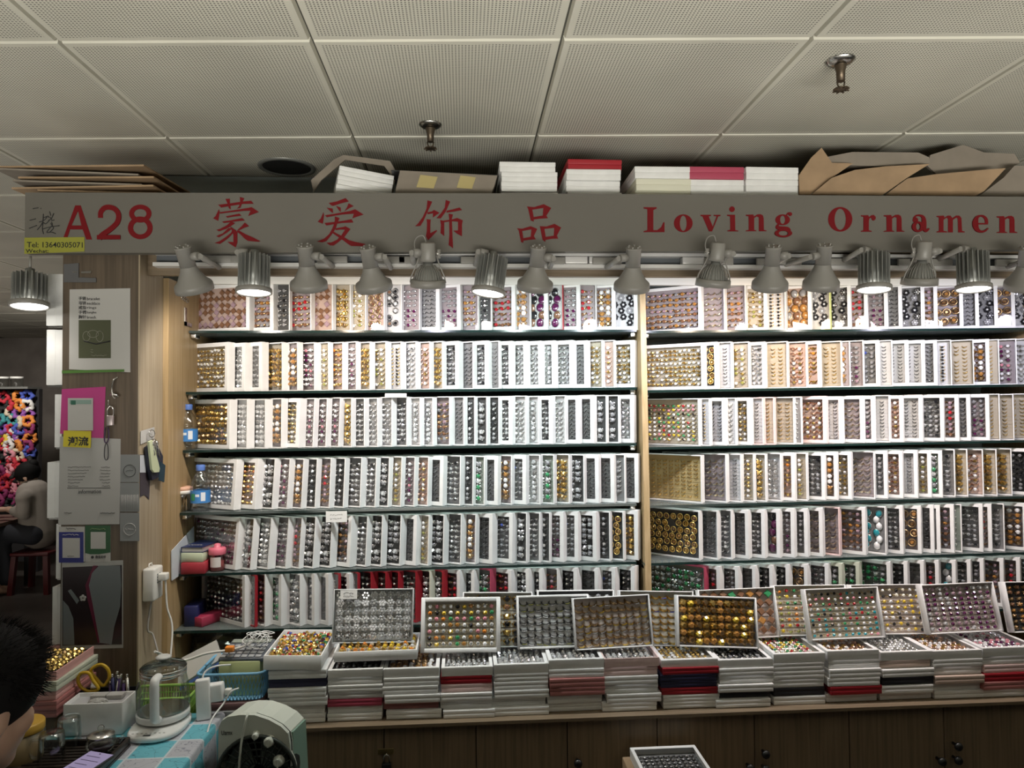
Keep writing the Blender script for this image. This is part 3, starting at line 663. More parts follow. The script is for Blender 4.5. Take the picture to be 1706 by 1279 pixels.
HAN = [(350, [[(365,90),(470,85),(472,200),(495,320),(475,335),(440,300),(425,210),(400,170)], [(705,45),(810,75),(785,130),(750,220),(720,300),(640,320),(690,260),(715,150)],
 [(190,225),(250,225),(560,185),(800,150),(975,135),(1035,205),(800,208),(480,255),(265,295)], [(215,330),(230,400),(215,500),(195,610),(75,550),(130,500),(185,390)],
 [(225,405),(500,370),(920,300),(985,285),(1155,400),(905,495),(960,370),(780,375),(500,405),(245,440)], [(375,505),(450,490),(700,440),(740,490),(560,510),(410,535)],
 [(285,630),(480,600),(760,545),(825,600),(600,625),(330,660)], [(500,625),(595,665),(500,730),(380,800),(215,855),(150,825),(250,795),(400,715)],
 [(440,780),(530,790),(400,890),(210,1000),(148,972),(300,910)], [(530,830),(545,900),(420,1030),(240,1155),(110,1135),(230,1090),(380,990),(500,890)],
 [(470,740),(520,770),(610,830),(650,880),(650,1120),(610,1240),(480,1160),(415,1105),(555,1115),(555,950),(530,860)], [(825,650),(925,735),(800,780),(690,835),(650,830),(760,730)],
 [(640,840),(700,845),(850,930),(1010,1000),(1195,1090),(1150,1105),(900,1085),(830,1040),(720,930),(650,880)]]),
 (522, [[(365,190),(560,150),(765,70),(840,150),(640,200),(470,255),(430,245)], [(315,300),(460,320),(470,425),(440,410)], [(535,255),(650,295),(655,400),(620,380)], [(835,195),(955,260),(870,300),(740,380),(800,290)],
 [(240,405),(255,480),(240,600),(228,680),(105,630),(180,550)], [(275,480),(500,445),(880,375),(990,335),(1190,460),(925,550),(960,440),(700,460),(500,490),(320,525)],
 [(510,505),(625,545),(590,620),(560,700),(530,790),(450,920),(310,1090),(210,1120),(85,1100),(260,1030),(380,920),(450,790),(490,690),(510,600)], [(260,660),(480,640),(700,610),(910,570),(950,650),(700,660),(480,690),(310,720)],
 [(530,790),(730,750),(755,735),(880,805),(820,880),(740,990),(600,1110),(480,1195),(395,1190),(310,1130),(430,1120),(560,1060),(660,960),(750,820),(640,815),(530,830)],
 [(470,860),(560,910),(700,980),(850,1070),(1000,1110),(1235,1160),(1190,1210),(900,1205),(840,1170),(720,1080),(600,1000),(470,910)]]),
 (686, [[(370,125),(485,155),(430,280),(360,430),(280,610),(205,730),(80,735),(150,670),(260,520),(350,320)], [(365,410),(480,385),(525,350),(655,420),(500,530),(500,430),(380,455)],
 [(350,570),(450,580),(440,700),(440,900),(590,825),(600,850),(480,980),(385,1070),(335,975),(355,850),(360,650)], [(805,115),(910,155),(860,270),(800,400),(690,550),(585,545),(690,430),(780,300)],
 [(830,370),(960,340),(1130,295),(1190,355),(1000,390),(820,415)], [(870,440),(975,460),(950,560),(960,800),(965,1000),(980,1260),(870,1180),(890,950),(885,560)],
 [(670,590),(770,610),(770,970),(680,900),(690,700)], [(760,605),(950,580),(1075,540),(1210,600),(1190,700),(1190,975),(1080,920),(985,845),(1095,835),(1095,630),(950,620),(760,640)]])]
for ox, strokes in HAN:
    p = PXL(ox, 325, 14.21)
    for s_ in strokes: p.poly(s_)
    word('chinese_character', p)
p = PXL(856, 325, 14.21)
p.poly([(310,270),(480,285),(710,215),(885,305),(770,490),(810,545),(600,560),(470,580),(475,630),(400,600),(340,330)], [(440,345),(700,305),(685,485),(470,520)])
p.poly([(75,785),(200,795),(400,735),(555,800),(475,970),(520,1045),(350,1060),(228,1080),(225,1130),(170,1110),(115,840)], [(200,850),(415,810),(400,985),(225,1020)])
p.poly([(612,735),(770,745),(965,680),(1120,770),(1020,960),(1050,1030),(900,1035),(750,1060),(745,1110),(680,1060),(630,800)], [(725,800),(955,775),(945,960),(755,990)])
word('chinese_character', p)
K = 12.186
L1 = PXL(1066, 335, K); L1.poly([(75,125),(340,125),(340,150),(272,185),(272,590),(350,590),(430,530),(475,430),(500,430),(500,630),(75,630),(75,610),(150,590),(150,165),(75,150)])
L2 = PXL(1066, 335, K); L2.ring(880, 450, 190, 180, 68, 155)
L3 = PXL(1066, 335, K); L3.poly([(1230,280),(1440,280),(1440,303),(1395,310),(1480,520),(1555,310),(1495,300),(1495,280),(1635,280),(1635,303),(1590,312),(1465,615),(1400,615),(1270,312),(1230,303)])
L4 = PXL(1196, 335, K); L4.disc(285, 165, 57); L4.poly([(185,278),(345,278),(352,590),(412,600),(412,615),(190,615),(190,600),(248,585),(245,310),(185,298)])
L5 = PXL(1196, 335, K); L5.poly(N_POLY)
L6 = PXL(1196, 335, K); L6.ring(1312, 380, 148, 110, 50, 85); L6.stroke([(1385,300),(1415,250),(1460,238)], [30, 28, 26]); L6.disc(1465, 265, 38)
L6.stroke([(1225,475),(1195,530),(1270,555),(1400,570),(1450,620)], [40, 60, 80, 84, 70]); L6.ring(1322, 655, 178, 82, 95, 50)
word('english_letter', L1, L2, L3, L4, L5, L6)
L1 = PXL(1370, 335, K); L1.ring(360, 370, 245, 250, 115, 215)
L2 = PXL(1370, 335, K); L2.poly([(780,290),(930,285),(945,330),(985,290),(1040,280),(1080,320),(1080,365),(1045,395),(1005,385),(990,340),(955,345),(940,400),(940,590),(1000,605),(1000,622),(780,622),(780,605),(832,590),(832,320),(780,308)])
L3 = PXL(1370, 335, K); L3.poly(N_POLY, dx=678, dy=10)
k2 = 8.28
L4 = PXL(1500, 335, k2); L4.disc(205, 262, 38); L4.stroke([(178,240),(210,205),(260,197),(305,220),(320,270),(322,330),(325,385),(352,412),(390,380)], [24, 22, 24, 44, 60, 62, 54, 34, 16]); L4.ring(237, 356, 86, 72, 30, 48)
L5 = PXL(1500, 335, k2); L5.poly([(497,205),(598,200),(605,230),(650,200),(690,200),(715,235),(765,200),(810,200),(840,235),(848,410),(885,420),(885,432),(795,432),(790,240),(770,228),(722,260),(722,415),(722,432),(655,432),(655,240),(635,228),(592,260),(592,410),(645,420),(645,432),(497,432),(497,420),(530,410),(528,225),(497,217)])
L6 = PXL(1500, 335, k2); L6.poly([(1060,302),(1205,302),(1205,322),(1060,322)]); L6.stroke([(1188,312),(1180,255),(1148,216),(1100,205),(1052,228),(1030,280),(1028,330),(1045,385),(1090,420),(1150,418),(1200,378)], [42, 44, 34, 22, 46, 74, 78, 62, 32, 24, 14])
L7 = PXL(1660-565/K, 337.7, K); L7.poly(N_POLY)
L8 = PXL(1694, 335, K); L8.poly([(150,290),(210,290),(300,170),(320,170),(320,290),(430,290),(430,312),(320,312),(320,570),(360,600),(430,580),(430,600),(330,640),(230,630),(200,570),(200,312),(150,312)])
word('english_letter', L1, L2, L3, L4, L5, L6, L7, L8)
# hand-written floor note
ink = MB(); q = lambda x, y: spx(36+x/12.79, 325+y/12.79) + V((0, -.0006, 0))
for st in ([(245,290),(360,270)], [(405,285),(418,285)], [(175,540),(305,505)], [(165,710),(330,645)], [(375,575),(470,545),(545,470)], [(465,400),(455,600),(445,720),(470,830)], [(450,580),(400,660),(335,740)],
           [(470,590),(520,610),(590,540)], [(480,480),(560,450),(590,480)], [(600,350),(625,440)], [(690,385),(640,490),(570,545)], [(610,470),(650,540)], [(640,540),(700,530)], [(460,720),(600,680),(810,650)],
           [(640,570),(650,640),(540,790),(640,790),(730,820)], [(620,600),(680,700),(600,790)]):
    ink.tube(bez([q(*a) for a in st], 6), .0012, M_BLACK, 5)
ink.build('handwritten_note', sg, True)
# yellow phone strip stuck over the sign's lower left corner
yl = thing('yellow_sticker', 'yellow-green strip with a handwritten phone number on the sign corner', 'sticker', (-1.2, YS, 2.06))
ym = MB(); yp = [spx(*a) for a in ((41, 396), (141, 395), (141, 419), (41, 423))]; M_YEL = mat('yellow_paper', (.27, .27, .03), .6)
ym.prism([[(a.x, a.z) for a in yp]], M_YEL, (0, -.0012, 0), lambda x, z: V((x, YS-.0003, z))); ym.build('strip', yl, True)
def tM(px, py, Y): 
    p = PY(px, py, Y); return Matrix.Translation(p)
put_text('Tel: 13640305071', 'handwriting', yl, M_BLACK, tM(45, 412, YS-.0016), .0155, .152, .004)
put_text('Wechat:', 'handwriting', yl, M_BLACK, tM(43, 421, YS-.0016), .0105, .062, .004)
for i, (x, y) in enumerate(((50, 333), (1037, 334), (1635, 335))):
    pass
# ---------------------------------------------------------------- counter, cabinets, box stacks
def czx(x):   # counter top height follows the photo's edge line
    a, b = PY(540, 1212, 2.06), PY(1706, 1168, 2.06); return a.z + (b.z-a.z)*(x-a.x)/(b.x-a.x)
cA, cB = PY(300, 1214, 2.06), PY(1760, 1166, 2.06)
cA.x = XI + .012; cB.x = 2.2
cA.z, cB.z = czx(cA.x), czx(cB.x)
ct = MB(); D = V((0, .69, 0)); T = V((0, 0, .009))
ct.hexa([cA-T, cB-T, cB-T+D, cA-T+D, cA, cB, cB+D, cA+D], M_WOODX)
tag(ct.build('counter_top'), 'long pale wood counter top under the stacks of ring boxes', 'counter')
edges = [480, 640, 793, 945, 1095, 1257, 1415, 1573, 1730, 1890]
YC = 2.085
M_KNOB = mat('black_knob', (.012, .012, .012), .35)
knobs = {2: [], 3: [(962, 1268)], 4: [], 5: [(1247, 1279), (1273, 1253)], 6: [(1273, 1279)], 7: [(1565, 1265), (1592, 1240)], 8: [(1592, 1263)]}
KN = {3: (962, 1268), 4: None, 5: (1273, 1253), 6: None, 7: (1592, 1240)}
cabs = [(480, 640, 793), (793, 945, 945), (945, 1095, 1257), (1257, 1415, 1573), (1573, 1730, 1890)]
cabs = [((480, 640), 'leftmost, beside the fan'), ((640, 793, 945), 'closed with a padlock'), ((945, 1095, 1257), 'behind the floor case'), ((1257, 1415, 1573), 'with a pair of knobs by its left edge'), ((1573, 1730, 1890), 'at the right edge of the photo')]
for ed, words in cabs:
    xs = [PY(e, 1230, YC).x for e in ed]
    t = thing('base_cabinet', f'pale wood counter cabinet {words}', 'cabinet', ((xs[0]+xs[-1])/2, YC+.3, 0), group=None)
    zt = min(czx(xs[0]), czx(xs[-1])) - .010
    b = MB(); b.box((xs[0]+.0008, YC+.019, .04), (xs[-1]-.0008, 2.74, zt), M_CAB); b.build('body', t, True)
    for i in range(len(xs)-1):
        d = MB(); z0, z1 = .06, zt-.001
        d.box((xs[i]+.0015, YC, z0), (xs[i+1]-.0015, YC+.0185, z1), M_CAB); dd = d.build('door', t, True)
        dd['label'] = f"{'left' if i == 0 else 'right'} door"
        for kx, ky in [k for k in ((962, 1268), (1273, 1253), (1247, 1276), (1273, 1278), (1592, 1240), (1565, 1265), (1592, 1263)) if ed[i] < k[0] < ed[i+1]]:
            p_ = PY(kx, ky, YC-.012); m = MB()
            m.lathe([(.004, -.012), (.004, .003), (.009, .006), (.0125, .012), (.011, .018), (.004, .021)], M_KNOB, 16, Matrix.Translation(p_) @ Matrix.Rotation(pi/2, 4, 'X'))
            o = m.build('knob'); o.parent = dd
            o.matrix_basis = t.matrix_basis.inverted()
# hasp and padlock on the cabinet
ha = PY(644, 1250, YC-.003)
h = thing('padlock', 'small dark padlock hanging from the hasp on the cabinet doors', 'padlock', ha)
MB().rbox((-.012, -.0165, -.062), (.014, -.0035, -.030), M_BLACK, .003).build('body', h)
MB().tube([(-.007, -.010, -.031), (-.007, -.010, -.016), (-.004, -.010, -.009), (.001, -.010, -.006), (.006, -.010, -.009), (.009, -.010, -.016), (.009, -.010, -.031)], .0022, M_STEEL).build('shackle', h)
hs_ = MB(); hs_.rbox((-.024, -.002, -.010), (.020, 0, .006), mat('brass', (.35, .28, .13), .4, 1), .002); hs_.tube([(.001, -.001, -.004), (.001, -.012, -.004), (.001, -.012, -.010), (.001, -.001, -.010)], .0016, M_STEEL, 5)
tag(hs_.build('hasp'), 'brass hasp plate across the two cabinet doors', 'hasp').location = ha

# box stacks on the counter: lying flat, short side to the front
BW, BL, BT = .165, .235, .0287
def flat_box_mesh(m, w, l, t, seam=True, rim=None):
    """origin at front-left-bottom; x right, y back, z up"""
    mb = MB(); e = .0007
    mb.rbox((0, 0, 0), (w, l, t*.52), m, .0012, 2)
    mb.rbox((-e, -e, t*.545), (w+e, l+e, t), m, .0012, 2) if rim is None else None
    if rim is None: mb.box((.0015, .0015, t*.5), (w-.0015, l-.0015, t*.56), m)
    return mb.mesh('box')
_fb = {}
def flat_box(color):
    if color not in _fb: _fb[color] = flat_box_mesh(PAL[color], BW, BL, BT)
    return _fb[color]
STK = [(447, 545, 1116, ['white', 'navy', 'white', 'white', 'white', 'white']),
 (545, 638, 1117, ['f', 'white', 'white', 'white', 'cherry', 'white', 'white']), (638, 732, 1115, ['f', 'white', 'white', 'white', 'rose', 'white']),
 (735, 822, 1113, ['f', 'red', 'blush', 'white', 'white', 'white']), (823, 915, 1108, ['f', 'white', 'white', 'white', 'white', 'white']), (915, 1008, 1100, ['f', 'white', 'rose', 'rose', 'white', 'white']),
 (1008, 1100, 1097, ['fb', 'blush', 'white', 'white', 'white', 'white']), (1103, 1198, 1100, ['f', 'red', 'navy', 'navy', 'red', 'white', 'white']), (1198, 1290, 1100, ['f', 'white', 'white', 'white', 'black', 'white']),
 (1291, 1378, 1090, ['f', 'white', 'white', 'white', 'black', 'white']), (1381, 1468, 1085, ['f', 'white', 'white', 'white', 'red', 'white']), (1470, 1558, 1087, ['f', 'beige', 'white', 'black', 'white', 'white']),
 (1557, 1640, 1085, ['f', 'white', 'white', 'beige', 'white', 'white']), (1641, 1735, 1080, ['f', 'white', 'blush', 'red', 'rose', 'white'])]
TOPK = ['dk', 'dk', 'bz', 'sv', 'cz', 'cz', 'cz', 'gf', 'dk', 'mx', 'rg', 'sv', 'rg', 'pk']
CW = {'white': 'white', 'navy': 'navy', 'rose': 'rose brown', 'cherry': 'cherry red', 'red': 'red', 'blush': 'pale pink', 'black': 'black', 'beige': 'beige'}
YST = 2.085
_sp = {}
ins_flat = {}
for si, (xa, xb, yt, cols) in enumerate(STK):
    xl, xr = PY(xa, 1150, YST).x, PY(xb, 1150, YST).x
    w = xr-xl; sx = (w-.002)/BW
    zb = czx(xl+.08) + .0006; ztop = PY((xa+xb)/2, yt, YST).z
    h = (ztop-zb)/len(cols); n = len(cols)
    for bi, c in enumerate(cols):
        z = ztop - h*(bi+1)
        jx, jy, ja = rnd.uniform(-.004, .004), rnd.uniform(-.004, .008), radians(rnd.uniform(-.9, .9))
        if bi > n-3 and n > 3: jx += rnd.uniform(-.006, .004); jy += rnd.uniform(0, .012)
        lab0 = f"box {ORD[bi]} from top in the {ORD[si]} counter stack from left"
        grp = 'ring boxes stacked along the counter'
        if c[0] == 'f' and c in ('f', 'fb'):
            col = 'white' if c == 'f' else 'blush'
            # window case lying on its back: local face up, right edge -> front-right
            t = thing('ring_case', f"{'white' if c == 'f' else 'pale pink'} window case of {KIND[TOPK[si]][6]} topping the {ORD[si]} counter stack from left", 'ring case', group='window cases topping the counter stacks')
            # local (x along 235 face, z 165, y thickness) -> world: x' = back, z' = -x?, face (-y) up
            M = Matrix.Translation((xl + .001, YST + .006, z + .0004)) @ Matrix(((0, 0, sx, 0), (-1, 0, 0, 0), (0, -h/CT*.985, 0, h*.985), (0, 0, 0, 1)))
            t.matrix_basis = M
            link('box', box_me(col, .0105 if c == 'f' else .0028), t); link('window', _win[.011], t)
            r = link('ring_rows', _ins[TOPK[si]], t); r['kind'] = 'stuff'
        else:
            M = Matrix.Translation((xl + .001 + jx, YST + .004 + jy, z + .0003)) @ rotz(ja) @ Matrix.Diagonal((sx*.995, 1, h*.975/BT, 1))
            o = link('ring_box', flat_box(c)); o.matrix_basis = M
            tag(o, f"{CW[c]} {lab0}", 'box', grp)
def ztop_at(x):
    best = None
    for xa, xb, yt, cols in STK:
        p_ = PY((xa+xb)/2, yt, YST)
        if best is None or abs(p_.x-x) < best[0]: best = (abs(p_.x-x), p_.z)
    return best[1]
# ---------------------------------------------------------------- display trays leaning in front of the lowest shelf
def proj(p):
    v = p-CAM; z = v.dot(FW); return CX + F_PX*v.dot(RT)/z, CY - F_PX*v.dot(UP)/z
def tray_frame(BL, BR, ytop, Y, lean, dY=0):
    bl, br = PY(*BL, Y), PY(*BR, Y+dY); u = (br-bl).normalized(); L = (br-bl).length
    v = V((0, sin(radians(lean)), cos(radians(lean)))); v = (v-u*v.dot(u)).normalized(); n = v.cross(u)
    H = .15
    for _ in range(20):
        y = proj((bl+br)/2 + v*H)[1]; H += (y-ytop)/600
    M = Matrix(((u.x, n.x, v.x, br.x), (u.y, n.y, v.y, br.y), (u.z, n.z, v.z, br.z), (0, 0, 0, 1)))
    return M, L, H
_rm = {}
def ring_mesh(style, bnd, g, s):
    k = (style, bnd, g, round(s, 4))
    if k not in _rm:
        mb = MB(); ring_at(mb, Matrix(), style, BAND[bnd], GEM[g], s, random.Random(g)); _rm[k] = mb.mesh('ring')
    return _rm[k]
GW = {'yellow': 'yellow', 'white': 'white', 'green': 'green', 'red': 'red', 'black': 'black', 'pink': 'pink', 'clear': 'clear', 'silver': 'silver', 'gold': 'gold', 'bronze': 'bronze', 'amber': 'amber', 'purple': 'dark purple', 'mauve': 'mauve', 'orange': 'orange', 'brown': 'brown', 'teal': 'teal', 'blue': 'blue', 'grey': 'grey', 'pearl': 'pearl', 'olive': 'olive'}
BWD = {'palegold': 'pale gold', 'gold': 'gold', 'silver': 'silver', 'gun': 'dark metal', 'bronze': 'bronze', 'rose': 'rose gold'}
def tray(name_label, BL, BR, ytop, Y, lean, foam, bnd, gems, nx, nz, style, single=None, rim=.0035, dY=0, wall=M_WHITE, winmat=None, depth=.030, seed=1, k=1):
    M, L, H = tray_frame(BL, BR, ytop, Y, lean, dY); R = random.Random(seed)
    t = thing('display_tray', name_label, 'tray', group='open ring trays leaning along the counter'); t.matrix_basis = M
    b = MB(); w = rim
    for a, c in (((-L, 0, 0), (-L+w, depth-.003, H)), ((-w, 0, 0), (0, depth-.003, H)), ((-L+w, 0, 0), (-w, depth-.003, w)), ((-L+w, 0, H-w), (-w, depth-.003, H))): b.rbox(a, c, wall, .0008, 1)
    b.box((-L, depth-.003, 0), (0, depth, H), wall); b.build('box', t)
    y = depth-.010; mg = w+.004
    f = MB(); f.box((-L+w+.0005, y, w+.0005), (-w-.0005, depth-.0035, H-w-.0005), FOAM[foam])
    dx, dz = (L-2*mg)/nx, (H-2*mg)/nz; s = min(dx, dz*1.05)*{'bar': 1.5, 'ring': 1.30, 'big': 1.08, 'loz': 1.0, 'flower': 1.1}[style]*k
    for j in range(nz): f.box((-L+mg, y-.0018, mg+dz*(j+.08)), (-mg, y-.0001, mg+dz*(j+.34)), FOAM[foam])
    f.build('foam_insert', t)
    rest = MB()
    for j in range(nz):
        g0 = R.choice(gems)
        for i in range(nx):
            g = g0 if R.random() < .3 else R.choice(gems); P_ = Matrix.Translation((-L+mg+dx*(i+.5), y-.001, mg+dz*(j+.55)))
            if single:
                o = link('ring', ring_mesh(style, bnd, g, s)); o.matrix_basis = M @ P_ @ Matrix.Rotation(R.uniform(-.2, .2), 4, 'Y')
                a = f"{BWD[bnd]} ring" + (f" with {GW[g]} stone" if GW[g] != BWD[bnd] else '')
                tag(o, f"{a}, {ORD[i]} from left in {ORD[nz-1-j]} row, {single}", 'ring', f'rings in the {single}')
            else: ring_at(rest, P_, style, BAND[bnd], GEM[g], s, R)
    if not single:
        r = rest.build('ring_rows', t); r['kind'] = 'stuff'
    if winmat:
        wm = MB(); wm.face([(-L+w, .001, w), (-w, .001, w), (-w, .001, H-w), (-L+w, .001, H-w)], winmat); wm.build('window', t)
    return t, M, L, H
F, Bk = 2.165, 2.222
# behind
tray('white tray of black stones on gold, half behind the thick-framed tray', (770, 1079), (888, 1078), 986, Bk, 14, 'tcream', 'gold', ['black', 'black', 'brown', 'gold'], 7, 6, 'big', seed=3)
tray('white tray lying hidden behind the two pale tray neighbours, only its top rim showing', (897, 1072), (1026, 1070), 983, Bk+.030, 12, 'grey', 'silver', ['clear', 'grey'], 8, 6, 'ring', seed=4)
tray('white tray of gold and silver rings behind the amber gold tray', (1034, 1076), (1160, 1077), 984, Bk, 14, 'tcream', 'gold', ['silver', 'gold', 'gold', 'blue'], 9, 8, 'bar', seed=5)
tray('white tray of brown and green lozenge rings', (1172, 1067), (1302, 1061), 980, Bk, 15, 'tblush', 'bronze', ['brown', 'amber', 'green', 'brown'], 8, 5, 'loz', seed=6)
tray('white tray of large mixed stones left of the cross stone tray', (1298, 1060), (1420, 1058), 974, Bk, 15, 'tcream', 'palegold', ['orange', 'green', 'olive', 'yellow', 'red', 'white'], 9, 8, 'ring', seed=7)
tray('white tray of pearl rings between the coloured and the purple trays', (1428, 1058), (1551, 1056), 973, Bk-.006, 15, 'tblush', 'palegold', ['pearl', 'pearl', 'yellow', 'white', 'black'], 10, 8, 'ring', seed=8)
# front
tray('thick white framed tray of gold rings with mixed stones', (700, 1088), (834, 1086), 995, F, 13, 'tcream', 'palegold', ['yellow', 'white', 'green', 'pink', 'black', 'orange', 'amber', 'clear', 'white', 'clear'], 10, 7, 'big', 'thick framed tray', rim=.012, seed=9)
tray('white tray of pale silver bands beside the thick framed tray', (863, 1082), (985, 1078), 991, F+.012, 13, 'twhite', 'gun', ['silver', 'white', 'olive'], 9, 7, 'bar', rim=.006, seed=10)
tray('tilted white tray of silver and gold bands, overlapping its left neighbour', (960, 1084), (1090, 1076), 993, F-.022, 14, 'tblush', 'bronze', ['silver', 'yellow', 'bronze'], 10, 7, 'bar', 'tilted tray', seed=11)
tray('white tray full of amber gold flower rings', (1130, 1077), (1265, 1081), 993, F-.012, 14, 'tblush', 'gold', ['gold', 'amber', 'yellow', 'bronze'], 10, 6, 'big', 'amber gold tray', rim=.005, k=1.3, seed=12)
tray('white tray of small coloured cross stones, tilted forward of its neighbours', (1352, 1067), (1477, 1062), 979, F-.012, 15, 'tcream', 'palegold', ['white', 'green', 'red', 'black', 'teal', 'pink', 'clear', 'white', 'clear'], 11, 9, 'ring', rim=.004, seed=13)
tray('white tray of dark purple round stones', (1550, 1057), (1673, 1051), 971, F+.012, 15, 'tblush', 'silver', ['purple', 'purple', 'purple', 'mauve', 'clear'], 10, 9, 'big', 'purple stone tray', rim=.004, k=1.12, seed=14)
tray('white tray of bronze rings cut by the right edge of the photo', (1690, 1054), (1818, 1052), 968, F+.012, 15, 'dark', 'bronze', ['bronze', 'amber', 'brown'], 9, 8, 'big', seed=15)
# clear case of crystals standing on the tray of gold rings
M_PALE = mat('pale_grey_acrylic', (.55, .57, .57), .25)
tc_, Mc, Lc, Hc = tray('clear acrylic case of crystal rings with a price card', (552, 1072), (687, 1070), 981, F+.01, 12, 'twhite', 'silver', ['clear', 'clear', 'silver', 'white'], 9, 6, 'flower', rim=.0025, wall=M_PALE, winmat=M_CLEAR, seed=16)
tc_['category'] = 'case'
def lay_tray(label, fl, fr, Y, h, depth, foam, bnd, gems, nx, nz, style, front_h, seed, heap=False):
    """open tray lying flat; fl/fr: px of the bottom front corners"""
    a, b = PY(*fl, Y), PY(*fr, Y); u = (b-a).normalized(); L = (b-a).length; v = V((0, 1, 0)); v = (v-u*v.dot(u)).normalized(); n = u.cross(v)
    M = Matrix(((u.x, v.x, n.x, a.x), (u.y, v.y, n.y, a.y), (u.z, v.z, n.z, a.z), (0, 0, 0, 1))); R = random.Random(seed)
    t = thing('display_tray', label, 'tray', group='open trays lying flat on the counter stacks'); t.matrix_basis = M
    w = .004; b_ = MB()
    for p, q in (((0, 0, 0), (L, w, h)), ((0, depth-w, 0), (L, depth, h)), ((0, w, 0), (w, depth-w, h)), ((L-w, w, 0), (L, depth-w, h))): b_.rbox(p, q, M_WHITE, .0008, 1)
    b_.box((w, w, 0), (L-w, depth-w, .004), M_WHITE); b_.build('box', t)
    f = MB(); f.box((w+.001, w+.001, .0042), (L-w-.001, depth-w-.001, h*.55), FOAM[foam]); f.build('foam_insert', t)
    r = MB(); T0 = Matrix(((1, 0, 0, 0), (0, 0, 1, 0), (0, -1, 0, 0), (0, 0, 0, 1)))
    N = nx*nz
    for i in range(N):
        if heap:
            x, y_ = R.uniform(w+.008, L-w-.008), R.uniform(w+.008, depth-w-.008); z = h*.55 + R.uniform(.001, .010)
            Mr = Matrix.Translation((x, y_, z)) @ Euler((R.uniform(-1.2, 1.2), R.uniform(-1.2, 1.2), R.uniform(0, 6))).to_matrix().to_4x4() @ T0; s = .016
        else:
            x = w+.004+(L-2*w-.008)*((i % nx)+.5)/nx; y_ = w+.004+(depth-2*w-.008)*((i//nx)+.5)/nz; Mr = Matrix.Translation((x, y_, h*.55+.001)) @ T0; s = (L-.016)/nx
        ring_at(r, Mr, style, BAND[bnd], GEM[R.choice(gems)], s, R)
    o = r.build('loose_rings' if heap else 'ring_rows', t); o['kind'] = 'stuff'
    return t
zs1 = PY(495, 1116, YST).z + .0008
x0, x1 = PY(437, 1110, 2.075), PY(536, 1110, 2.075)
lay_tray('open white box of loose gold rings with bright beads', (438, 1116), (535, 1116), 2.075, .040, .235, 'cream', 'gold', ['yellow', 'orange', 'red', 'green', 'blue', 'gold', 'gold', 'white', 'gold'], 22, 15, 'big', .04, 21, True)
lay_tray('open white tray of gold rings lying under the crystal case', (556, 1103), (695, 1098), 2.10, .028, .155, 'cream', 'gold', ['gold', 'gold', 'orange', 'clear', 'yellow'], 11, 5, 'big', .03, 22)
# price cards
def card(label, px, w, h, Y, lean, lines, yaw=0):
    p_ = PY(*px, Y); t = thing('price_card', label, 'card', p_, (-radians(lean), 0, radians(yaw)), 'hand-written price cards on the display')
    MB().box((0, -.0008, 0), (w, 0, h), mat('card_paper', (.74, .74, .72), .6)).build('card', t)
    sc = MB(); R = random.Random(label)
    for k in range(lines):
        z = h*(.68-.36*k); x = w*.2
        while x < w*.75:
            l = w*R.uniform(.05, .1); sc.tube([(x, -.0012, z+R.uniform(-.002, .002)), (x+l*.5, -.0012, z+R.uniform(-.003, .003)), (x+l, -.0012, z+R.uniform(-.002, .002))], .0004, M_DARK, 4); x += l*1.4
    sc.build('handwriting', t)
card('small white price card lying at the front of the second left shelf', (641, 662), .072, .024, 2.438, 55, 1, 2)
card('white price card hanging on the front of the fifth left shelf', (543, 870), .068, .036, 2.392, 0, 2)
pc = Mc @ V((-Lc+.020, -.0012, Hc-.0285)); card('small white price card on the crystal case', proj(pc), .050, .026, pc.y, 12, 2)
# ---------------------------------------------------------------- boxes and cardboard stored on top of the header
ZH = 2.2156
def head_stack(name, px0, px1, ytop, cols, Y, label, lean=0):
    a, b = PY(px0, 300, Y), PY(px1, 300, Y); zt = PY((px0+px1)/2, ytop, Y).z; h = (zt-ZH)/len(cols); w = b.x-a.x
    for i, c in enumerate(cols):
        me = flat_box(c); o = link('ring_box', me)
        o.matrix_basis = Matrix.Translation((a.x+rnd.uniform(-.004, .004), Y+rnd.uniform(0, .012), zt-h*(i+1)+.0003)) @ rotz(radians(lean+rnd.uniform(-1, 1))) @ Matrix.Diagonal((w/BW, 1, h*.975/BT, 1))
        tag(o, f"{CW[c] if c in CW else c} box, {ORD[i]} from top of {label}", 'box', 'ring boxes stored on top of the sign')
CW.update({'ivory': 'ivory', 'pink': 'pink'})
head_stack('a', 835, 928, 268, ['white', 'white', 'white', 'white'], 2.18, 'the pile above the fourth Chinese character')
head_stack('b', 946, 1036, 263, ['red', 'white', 'white', 'white'], 2.18, 'the red-capped pile right of the Chinese name')
head_stack('c', 1059, 1150, 277, ['white', 'ivory', 'ivory'], 2.18, 'the pile above the word Loving')
head_stack('d', 1151, 1242, 276, ['cherry', 'white', 'white'], 2.18, 'the cherry-capped pile above the last letters of Loving')
head_stack('e', 1245, 1332, 277, ['white', 'white', 'white'], 2.18, 'the pile beside the folded cartons')
